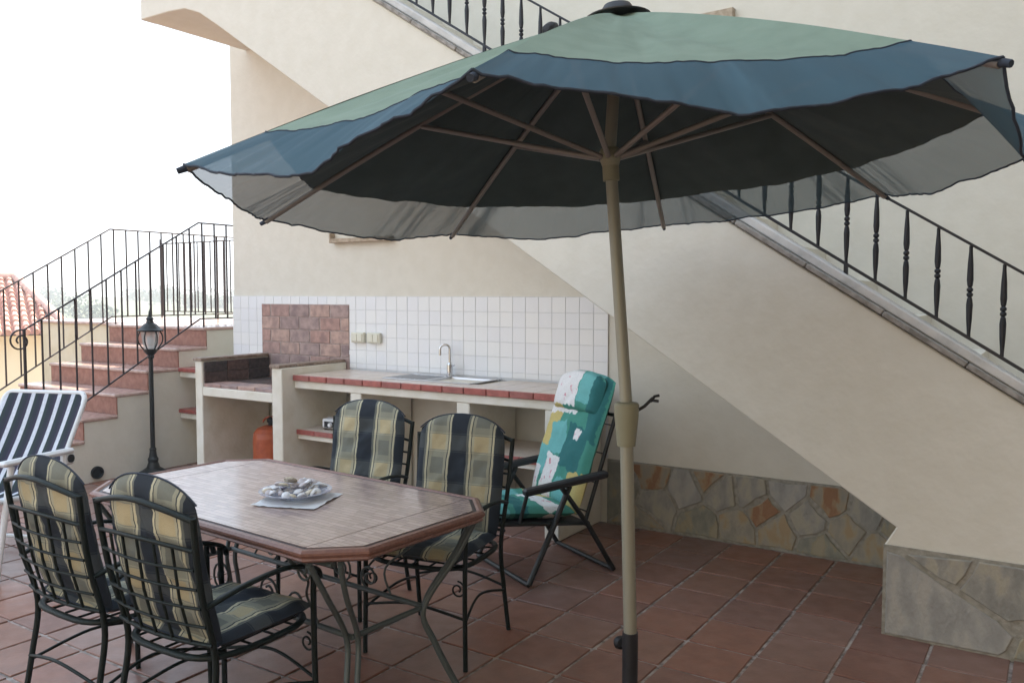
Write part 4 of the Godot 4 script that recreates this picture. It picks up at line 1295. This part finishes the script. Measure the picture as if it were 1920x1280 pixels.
func build_recliner() -> void:
	# local +z is the way it faces, +x its left side
	var f := Vector3(-0.465, 0, 0.885)
	var c := thing("recliner", "dark green folding recliner with teal floral cushion beside the counter", "recliner", Vector3(-2.46, 0, 1.02), atan2(f.x, f.z))
	var hw := 0.295
	var G: Material = M.iron
	# side coordinates: u runs backward from the near front foot; z = 0.274 - u
	var P := func(x: float, u: float, y: float) -> Vector3: return Vector3(x, y, 0.274 - u)
	for s in [-1.0, 1.0]:
		var x: float = s * hw
		var m := mb()
		m.tube([P.call(x, 0.255, 0.515), P.call(x, 0.13, 0.26), P.call(x, 0.0, 0.014)], 0.0195, 8, 0.7)
		obj("front_leg", m, G, c)
		m = mb()
		m.tube([P.call(x, 0.20, 0.515), P.call(x, 0.38, 0.28), P.call(x, 0.548, 0.014)], 0.0195, 8, 0.7)
		obj("rear_leg", m, G, c)
		m = mb()
		m.boxt(Transform3D(Basis(Vector3(1, 0, 0), 0.09), P.call(x, 0.235, 0.532)), Vector3(0.027, 0.019, 0.265), 0.010)
		obj("armrest", m, M.black_plastic, c)
		obj("seat_rail", one_tube([P.call(x * 0.88, -0.19, 0.355), P.call(x * 0.88, 0.40, 0.285)], 0.021, 8, 0.6), G, c)
		obj("back_post", one_tube([P.call(x * 0.88, 0.375, 0.275), P.call(x * 0.88, 0.585, 0.875)], 0.0115, 8), G, c)
		obj("arm_strut", one_tube([P.call(x * 0.97, -0.05, 0.35), P.call(x * 0.98, 0.0, 0.52)], 0.011, 8), G, c)
	obj("front_foot_bar", one_tube([P.call(-hw, 0.0, 0.014), P.call(hw, 0.0, 0.014)], 0.0135, 8), G, c)
	obj("rear_foot_bar", one_tube([P.call(-hw, 0.548, 0.014), P.call(hw, 0.548, 0.014)], 0.0135, 8), G, c)
	obj("back_top_bar", one_tube([P.call(-hw * 0.88, 0.583, 0.87), P.call(hw * 0.88, 0.583, 0.87)], 0.0115, 8), G, c)
	obj("seat_front_bar", one_tube([P.call(-hw * 0.88, -0.19, 0.355), P.call(hw * 0.88, -0.19, 0.355)], 0.0135, 8), G, c)
	# sling under the cushion
	var sl := mb()
	sl.quad(P.call(-0.25, -0.19, 0.366), P.call(0.25, -0.19, 0.366), P.call(0.25, 0.385, 0.297), P.call(-0.25, 0.385, 0.297))
	obj("sling", sl, M.black_plastic, c)
	for k in 4:
		var t := 0.12 + 0.26 * k
		var a: Vector3 = P.call(-hw * 0.88, 0.375 + 0.21 * t, 0.275 + 0.60 * t)
		var b: Vector3 = P.call(hw * 0.88, 0.375 + 0.21 * t, 0.275 + 0.60 * t)
		obj("back_strap", one_tube([a, (a + b) * 0.5 + Vector3(0, 0, 0.012), b], 0.010, 6, 0.3), M.black_plastic, c)
	var seat := obj("seat_cushion", cushion(0.56, 0.262, 0.085, 0.02, Vector2(0.98, 0.34), Vector2(0.01, 0.655), 0.0, 31, 20, 24, false), M.floral, c)
	# cushion's own y runs from the seat's front to the back
	seat.transform = Transform3D(Basis(Vector3(1, 0, 0), -PI / 2.0 - 0.118), P.call(0.0, -0.215, 0.413))
	var bk := obj("back_cushion", cushion(0.80, 0.262, 0.085, 0.04, Vector2(0.98, 0.65), Vector2(0.01, 0.0), 0.015, 32, 20, 30, false), M.floral, c)
	bk.transform = Transform3D(Basis(Vector3(1, 0, 0), -0.345), P.call(0.0, 0.335, 0.335))
	var hd := obj("head_pillow", cushion(0.25, 0.225, 0.10, 0.05, Vector2(0.9, 0.24), Vector2(0.05, 0.0), 0.0, 33, 18, 16, false), M.floral, c)
	hd.transform = Transform3D(Basis(Vector3(1, 0, 0), -0.33), P.call(0.0, 0.485, 0.865))

func build_striped_chair() -> void:
	var c := thing("plastic_chair", "white plastic garden chair with dark striped sling at left edge", "chair", Vector3(-5.19, 0, 2.60), deg_to_rad(22.0))
	# local +z is the front
	var hw := 0.285
	var W: Material = M.white_plastic
	var b0 := Vector3(0, 0.385, 0.03)
	var b1 := Vector3(0, 0.935, -0.315)
	var frame := [Vector3(-hw, b0.y - 0.02, b0.z)]
	frame.append(Vector3(-hw, b1.y - 0.07, b1.z + 0.04))
	frame.append_array(arc_pts(Vector3(-hw + 0.05, b1.y - 0.05, b1.z + 0.03), Vector3(-0.05, 0, 0), Vector3(0, 0.05, -0.03), 0.0, PI / 2.0, 5))
	var half := frame.duplicate()
	half.reverse()
	for p in half: frame.append(Vector3(-p.x, p.y, p.z))
	obj("back_frame", one_tube(frame, 0.016, 8), W, c)
	var m := mb()
	var pts := []
	var uv := []
	for j in 9:
		var v := j / 8.0
		var row := []
		var ru := []
		for i in 9:
			var u := lerpf(-1.0, 1.0, i / 8.0)
			var p := b0.lerp(b1, v)
			row.append(Vector3(u * (hw - 0.004), p.y, p.z + 0.012 - 0.03 * (1.0 - u * u) * sin(v * PI)))
			ru.append(Vector2(u * 0.5 + 0.5, v))
		pts.append(row); uv.append(ru)
	m.grid(pts, uv)
	obj("back_sling", m, M.stripes, c)
	m = mb()
	pts = []; uv = []
	for j in 9:
		var v := j / 8.0
		var row := []
		var ru := []
		for i in 9:
			var u := lerpf(-1.0, 1.0, i / 8.0)
			row.append(Vector3(u * (hw - 0.02), 0.395 + 0.045 * v - 0.03 * (1.0 - u * u) * sin(v * PI), lerpf(0.04, 0.50, v)))
			ru.append(Vector2(u * 0.5 + 0.5, v))
		pts.append(row); uv.append(ru)
	m.grid(pts, uv, true)
	obj("seat_sling", m, M.stripes, c)
	for s in [-1.0, 1.0]:
		var x: float = s * hw
		obj("seat_rail", one_tube([Vector3(x, 0.36, -0.10), Vector3(x, 0.395, 0.06), Vector3(x, 0.44, 0.52)], 0.017, 8), W, c)
		m = mb()
		m.boxt(Transform3D(Basis(Vector3(1, 0, 0), -0.03), Vector3(s * (hw + 0.03), 0.625, 0.14)), Vector3(0.028, 0.016, 0.27), 0.012)
		obj("armrest", m, W, c)
		m = mb()
		m.boxt(Transform3D(Basis(), Vector3(s * (hw + 0.03), 0.575, -0.09)), Vector3(0.02, 0.04, 0.045), 0.012)
		obj("arm_bracket", m, W, c)
		obj("arm_knob", one_tube([Vector3(s * (hw + 0.0505), 0.575, -0.09), Vector3(s * (hw + 0.062), 0.575, -0.09)], 0.024, 12), M.dark, c)
		obj("front_leg", one_tube([Vector3(s * (hw + 0.03), 0.61, 0.34), Vector3(s * (hw + 0.025), 0.3, 0.40), Vector3(s * (hw + 0.02), 0.0, 0.46)], 0.017, 8), W, c)
		obj("rear_leg", one_tube([Vector3(s * (hw + 0.03), 0.61, 0.26), Vector3(s * (hw + 0.025), 0.3, 0.05), Vector3(s * (hw + 0.02), 0.0, -0.22)], 0.017, 8), W, c)
	obj("front_bar", one_tube([Vector3(-hw, 0.44, 0.515), Vector3(hw, 0.44, 0.515)], 0.016, 8), W, c)
	obj("foot_bar", one_tube([Vector3(-hw, 0.06, -0.17), Vector3(hw, 0.06, -0.17)], 0.013, 8), W, c)

func build_parasol() -> void:
	var foot := Vector3(-1.2, 0, 2.555)
	var p := thing("parasol", "large tilted parasol with green canopy and sheer blue valance", "parasol", foot)
	var n := Vector3(-0.069, 0.9976, -0.010).normalized()
	var ctr := Vector3(-1.289, 1.921, 2.541) - foot
	var joint := ctr - n * 0.80
	joint.x = -0.020; joint.z = 0.0
	var R := 1.35
	var hgt := 0.562
	var a0 := (Vector3(-1.95, 1.888, 3.718) - foot - ctr)
	a0 = (a0 - n * a0.dot(n)).normalized()
	var b0 := n.cross(a0).normalized()
	# A then B go clockwise seen from above (from +z towards -x): find the sign from B
	var tb := Vector3(-2.586, 1.836, 2.905) - foot - ctr
	if tb.dot(b0) < 0.0: b0 = -b0
	# stand, tubes, collar
	var m := mb()
	m.lathe([Vector2(0.0, 0.0), Vector2(0.25, 0.0), Vector2(0.25, 0.03), Vector2(0.235, 0.05), Vector2(0.10, 0.075), Vector2(0.03, 0.09), Vector2(0.0, 0.09)], Vector3.ZERO, 36)
	obj("base", m, M.black_plastic, p)
	obj("stand_tube", one_tube([Vector3(0, 0.08, 0), Vector3(0, 0.405, 0)], 0.0265, 18), M.black_plastic, p)
	m = mb()
	m.lathe([Vector2(0.0, 0.0), Vector2(0.008, 0.0), Vector2(0.008, 0.02), Vector2(0.02, 0.025), Vector2(0.024, 0.04), Vector2(0.018, 0.052), Vector2(0.0, 0.054)], Vector3.ZERO, 14, Basis(Vector3(0, 0, 1), PI / 2.0))
	var kn := obj("stand_knob", m, M.black_plastic, p)
	kn.transform = Transform3D(Basis(Vector3.UP, -0.55), Vector3(-0.022, 0.345, -0.014))
	obj("lower_pole", one_tube([Vector3(0.0, 0.40, 0.0), joint + Vector3(0.0, -0.04, 0)], 0.0225, 20), M.pole, p)
	m = mb()
	m.lathe([Vector2(0.023, -0.085), Vector2(0.031, -0.083), Vector2(0.033, -0.06), Vector2(0.036, -0.03), Vector2(0.041, 0.02), Vector2(0.042, 0.055), Vector2(0.038, 0.062), Vector2(0.030, 0.064), Vector2(0.022, 0.065)], joint, 22)
	obj("crank_housing", m, M.collar, p)
	var cr := Vector3(0.837, 0, -0.545)
	m = mb()
	m.tube([joint + cr * 0.035 + Vector3(0, 0.035, 0), joint + cr * 0.06 + Vector3(0, 0.05, 0), joint + cr * 0.088 + Vector3(0, 0.078, 0)], 0.0055, 8)
	m.tube([joint + cr * 0.083 + Vector3(0, 0.066, 0.006), joint + cr * 0.092 + Vector3(0, 0.083, -0.004), joint + cr * 0.108 + Vector3(0, 0.086, -0.004)], 0.005, 8)
	m.tube([joint + cr * 0.085 + Vector3(0, 0.070, 0.0), joint + cr * 0.112 + Vector3(0, 0.068, 0.012)], 0.005, 8)
	obj("crank_handle", m, M.black_plastic, p)
	var top := ctr + n * (hgt + 0.002) + Vector3(0.0419, 0, -0.0273)
	obj("upper_pole", one_tube([joint + Vector3(0, 0.04, 0), ctr + n * 0.10, top - n * 0.02], 0.0205, 20), M.pole, p)
	# runner hub and top hub
	var ub := Basis(Quaternion(Vector3.UP, n))
	m = mb()
	m.lathe([Vector2(0.022, -0.07), Vector2(0.028, -0.068), Vector2(0.028, -0.02), Vector2(0.034, 0.0), Vector2(0.036, 0.03), Vector2(0.030, 0.04), Vector2(0.022, 0.042)], ctr + n * 0.075, 20, ub)
	obj("runner_hub", m, M.collar, p)
	m = mb()
	m.lathe([Vector2(0.0, -0.05), Vector2(0.045, -0.05), Vector2(0.045, -0.01), Vector2(0.0, 0.0)], top - n * 0.015, 18, ub)
	obj("top_hub", m, M.black_plastic, p)
	m = mb()
	m.lathe([Vector2(0.0, -0.022), Vector2(0.112, -0.022), Vector2(0.113, -0.018), Vector2(0.06, 0.0), Vector2(0.054, 0.012), Vector2(0.045, 0.026), Vector2(0.025, 0.032), Vector2(0.0, 0.033)], top + n * 0.004, 26, ub)
	obj("top_cap", m, M.black_plastic, p)
	var dirs := []
	for k in 8:
		var a := TAU * k / 8.0
		dirs.append(a0 * cos(a) + b0 * sin(a))
	var rib := func(k: int, r: float) -> Vector3:
		var d: Vector3 = dirs[k % 8]
		return ctr + d * R * r + n * hgt * (1.0 - pow(r, 1.15)) + Vector3(0.0419, 0, -0.0273) * (1.0 - r)
	for k in 8:
		var path := []
		for i in 9: path.append(rib.call(k, lerpf(0.03, 0.995, i / 8.0)) - n * 0.014)
		var rb := obj("rib", one_tube(path, 0.0105, 8), M.rib, p)
		obj("tip", one_tube([rib.call(k, 0.985) - n * 0.012, rib.call(k, 1.012) - n * 0.010], [0.0105, 0.008], 8), M.hem, rb)
		obj("strut", one_tube([ctr + n * 0.085 + dirs[k] * 0.035, rib.call(k, 0.52) - n * 0.022], 0.0095, 8), M.rib, p)
	# cloth
	var wr := FastNoiseLite.new()
	wr.seed = 19; wr.frequency = 1.0; wr.fractal_octaves = 3
	var rbnd := 0.845
	# how loosely each valance hangs, in order A-B, B-C ... H-A
	var loose := [0.016, 0.050, 0.042, 0.026, 0.055, 0.19, 0.082, 0.085]
	# bunched pleats, where the thin cloth lies double: two bundles on each valance
	var peaks := [0.5, 0.66, 0.40, 0.32, 0.28, 0.5, 0.5, 0.45]
	var bundle := [[0.80, 0.12, 0.95], [0.66, 0.10, 0.93], [0.10, 0.05, 0.9], [0.86, 0.06, 0.15], [0.14, 0.10, 0.05], [0.75, 0.14, 0.4], [0.48, 0.03, 0.9], [0.30, 0.10, 0.08]]
	var pleat := func(k: int, u: float) -> float:
		var b: Array = bundle[k]
		var win := exp(-pow((u - b[0]) / b[1], 2.0)) + 0.6 * exp(-pow((u - b[2]) / 0.05, 2.0))
		return clampf(win * (0.5 + 1.6 * wr.get_noise_2d(u * 26.0, k * 7.0)), 0.0, 1.0)
	var cloth := func(k: int, u: float, r: float) -> Vector3:
		var a: Vector3 = rib.call(k, r)
		var b: Vector3 = rib.call((k + 1) % 8, r)
		var q := a.lerp(b, u)
		var bow := 4.0 * u * (1.0 - u)
		q -= n * bow * (0.058 * sin(PI * clampf(r, 0.0, 1.0)) if k != 6 and k != 7 else 0.052 * sin(PI * clampf(r * 0.88, 0.0, 1.0))) * (1.0 if k >= 5 else 1.0 - 0.6 * r)
		var ang := (k + u) * 0.785
		var wn := wr.get_noise_2d(ang * 2.6, r * 1.3) * 0.040 * bow * r
		wn += wr.get_noise_2d(ang * 9.0 + 50.0, r * 0.7) * 0.012 * r * (0.3 + bow)
		wn += wr.get_noise_2d(ang * 22.0 + 90.0, r * 0.5) * 0.020 * r * r * (1.0 - 0.7 * bow)
		wn *= 1.0 - 0.6 * smoothstep(0.6, rbnd, r)
		q += n * wn
		if r > rbnd:
			var f := (r - rbnd) / (1.0 - rbnd)
			var out: Vector3 = (dirs[k] + dirs[(k + 1) % 8]).normalized()
			var sk := 4.0 * pow(u, 2.4) * (1.0 - pow(u, 2.4)) if k == 5 else bow
			if k != 5:
				var pk: float = peaks[k]
				sk = lerpf(bow, u / pk if u < pk else (1.0 - u) / (1.0 - pk), 0.8)
			var hang := sk * (1.0 + 0.25 * wr.get_noise_1d(ang * 1.6))
			q += Vector3.DOWN * loose[k] * hang * pow(f, 1.15)
			q += out * pleat.call(k, u) * 0.009 * sqrt(f) * minf(1.0, bow * 3.0)
			q += out * (0.012 * bow * f + wr.get_noise_2d(ang * 5.0, r * 1.2 + 9.0) * (0.005 if k < 5 else 0.014) * f * minf(1.0, bow * 1.6) + wr.get_noise_2d(ang * 34.0 + r * 3.0, r * 0.7 + 20.0) * (0.002 if k < 5 else 0.008) * sqrt(f) * minf(1.0, bow * 2.5))
		return q
	for k in 8:
		var pts := []
		var uv := []
		for j in 15:
			var row := []
			var ru := []
			for i in 25:
				row.append(cloth.call(k, i / 24.0, lerpf(0.02, rbnd, j / 14.0)))
				ru.append(Vector2(i / 24.0, j / 14.0))
			pts.append(row); uv.append(ru)
		m = mb()
		m.grid(pts, uv, true)
		var cp := obj("canopy_panel", m, M.canopy, p)
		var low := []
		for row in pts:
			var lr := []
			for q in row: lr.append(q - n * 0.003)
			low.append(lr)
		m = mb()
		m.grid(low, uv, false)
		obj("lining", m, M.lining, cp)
		pts = []; uv = []
		var dens := []
		var seam := []
		var hem := []
		for j in 9:
			var row := []
			var ru := []
			var rd := []
			for i in 65:
				row.append(cloth.call(k, i / 64.0, lerpf(rbnd, 1.0, j / 8.0)))
				ru.append(Vector2(i / 64.0, j / 8.0))
				rd.append(lerpf(0.74 if k != 5 else 0.88, 0.93, pleat.call(k, i / 64.0 + 0.02 * j / 8.0)))
				if j == 0: seam.append(row[i])
				if j == 8: hem.append(row[i])
			pts.append(row); uv.append(ru); dens.append(rd)
		m = mb()
		m.grid(pts, uv, true, dens)
		var v := obj("valance", m, M.valance, p)
		obj("seam", one_tube(seam, 0.0028, 5), M.hem, v)
		obj("hem", one_tube(hem, 0.0035, 5), M.hem, v)

func build_lamp_post() -> void:
	var l := thing("lamp_post", "short black lamp post with glass lantern beside the garden steps", "lamp", Vector3(-6.555, 0, 0.75))
	var m := mb()
	m.lathe([Vector2(0.0, 0.0), Vector2(0.115, 0.0), Vector2(0.115, 0.018), Vector2(0.095, 0.028), Vector2(0.055, 0.055), Vector2(0.040, 0.10), Vector2(0.045, 0.125), Vector2(0.034, 0.145), Vector2(0.026, 0.20), Vector2(0.030, 0.21), Vector2(0.022, 0.225), Vector2(0.0, 0.225)], Vector3.ZERO, 22)
	obj("foot", m, M.iron, l)
	m = mb()
	m.lathe([Vector2(0.020, 0.22), Vector2(0.0185, 0.99), Vector2(0.028, 1.00), Vector2(0.030, 1.015), Vector2(0.020, 1.03)], Vector3.ZERO, 16)
	obj("post", m, M.iron, l)
	m = mb()
	m.lathe([Vector2(0.0, 1.022), Vector2(0.030, 1.025), Vector2(0.055, 1.055), Vector2(0.060, 1.075), Vector2(0.0, 1.077)], Vector3.ZERO, 6)
	obj("cup", m, M.iron, l)
	for k in 6:
		var a := TAU * k / 6.0
		var a2 := TAU * (k + 1) / 6.0
		var d := Vector3(cos(a), 0, -sin(a))
		var d2 := Vector3(cos(a2), 0, -sin(a2))
		obj("lantern_bar", one_tube(smooth_path([d * 0.056 + Vector3.UP * 1.074, d * 0.092 + Vector3.UP * 1.13, d * 0.098 + Vector3.UP * 1.18, d * 0.080 + Vector3.UP * 1.225], 5), 0.0065, 6), M.iron, l)
		m = mb()
		m.quad(d * 0.054 + Vector3.UP * 1.077, d2 * 0.054 + Vector3.UP * 1.077, d2 * 0.076 + Vector3.UP * 1.224, d * 0.076 + Vector3.UP * 1.224)
		obj("pane", m, M.glass, l)
	m = mb()
	m.lathe([Vector2(0.0, 1.225), Vector2(0.105, 1.225), Vector2(0.108, 1.238), Vector2(0.085, 1.25), Vector2(0.055, 1.285), Vector2(0.032, 1.30), Vector2(0.026, 1.325), Vector2(0.034, 1.335), Vector2(0.014, 1.355), Vector2(0.010, 1.39), Vector2(0.0, 1.42)], Vector3.ZERO, 6)
	obj("lantern_roof", m, M.iron, l)
	m = mb()
	m.lathe([Vector2(0.0, 1.078), Vector2(0.014, 1.078), Vector2(0.014, 1.10), Vector2(0.026, 1.125), Vector2(0.029, 1.15), Vector2(0.020, 1.18), Vector2(0.0, 1.188)], Vector3.ZERO, 14)
	obj("bulb", m, M.porcelain, l)

func build_small_things() -> void:
	var at := Vector3(-2.60, 0.7187, 2.755)
	var r := RandomNumberGenerator.new()
	r.seed = 14
	# paper napkin under the plate
	var nz := FastNoiseLite.new()
	nz.seed = 3; nz.frequency = 6.0
	var pts := []
	var uv := []
	for j in 15:
		var row := []
		var ru := []
		for i in 15:
			var x := lerpf(-0.135, 0.135, i / 14.0)
			var z := lerpf(-0.135, 0.135, j / 14.0)
			row.append(Vector3(x, 0.0025 + 0.006 * maxf(0.0, nz.get_noise_2d(x, z)) + 0.02 * pow(maxf(absf(x), absf(z)) / 0.15, 6.0) * absf(nz.get_noise_2d(x * 2.0 + 4.0, z * 2.0)), z))
			ru.append(Vector2(i, j))
		pts.append(row); uv.append(ru)
	var m := mb()
	m.grid(pts, uv, true)
	var nap := obj("paper_napkin", m, M.paper)
	nap.transform = Transform3D(Basis(Vector3.UP, 0.35), at + Vector3(0.035, 0.0, 0.02))
	tag(nap, "crumpled white paper napkin under the plate on the table", "napkin")
	m = mb()
	m.lathe([Vector2(0.0, 0.0), Vector2(0.075, 0.0), Vector2(0.08, 0.004), Vector2(0.125, 0.020), Vector2(0.145, 0.024), Vector2(0.146, 0.027), Vector2(0.123, 0.0245), Vector2(0.078, 0.008), Vector2(0.0, 0.007)], Vector3.ZERO, 40)
	var pl := obj("plate", m, M.plate)
	pl.position = at + Vector3(0, 0.009, 0)
	tag(pl, "clear bluish plate heaped with small pale pieces on the table", "plate")
	# heap of small pale shells and biscuits
	var cols := [M.paper, M.porcelain, M.cream, M.tan, mat(lin(0.36, 0.33, 0.40), 0.6), mat(lin(0.52, 0.48, 0.50), 0.5), M.porcelain]
	for k in 46:
		var a := r.randf() * TAU
		var d := 0.125 * sqrt(r.randf())
		var y := 0.022 + (0.030 if d < 0.07 and k > 15 else 0.0) + 0.008 * (d / 0.1)
		m = mb()
		var w := r.randf_range(0.014, 0.024)
		var hh := r.randf_range(0.007, 0.013)
		var prof := []
		for i in 7:
			var t := lerpf(-PI / 2.0, PI / 2.0, i / 6.0)
			prof.append(Vector2(maxf(cos(t), 0.0) * w, sin(t) * hh * (1.0 if t > 0.0 else 0.5)))
		m.lathe(prof, Vector3.ZERO, 9)
		var o := obj("pastry", m, cols[r.randi() % cols.size()])
		o.transform = Transform3D(Basis.from_euler(Vector3(r.randf_range(-0.6, 0.6), r.randf() * TAU, r.randf_range(-0.6, 0.6))).scaled_local(Vector3(r.randf_range(0.8, 1.5), 1.0, 1.0)), at + Vector3(cos(a) * d, y + 0.004, sin(a) * d))
		tag(o, "small pale pastry in the heap on the clear bluish plate", "pastry", "pastries heaped on the plate")
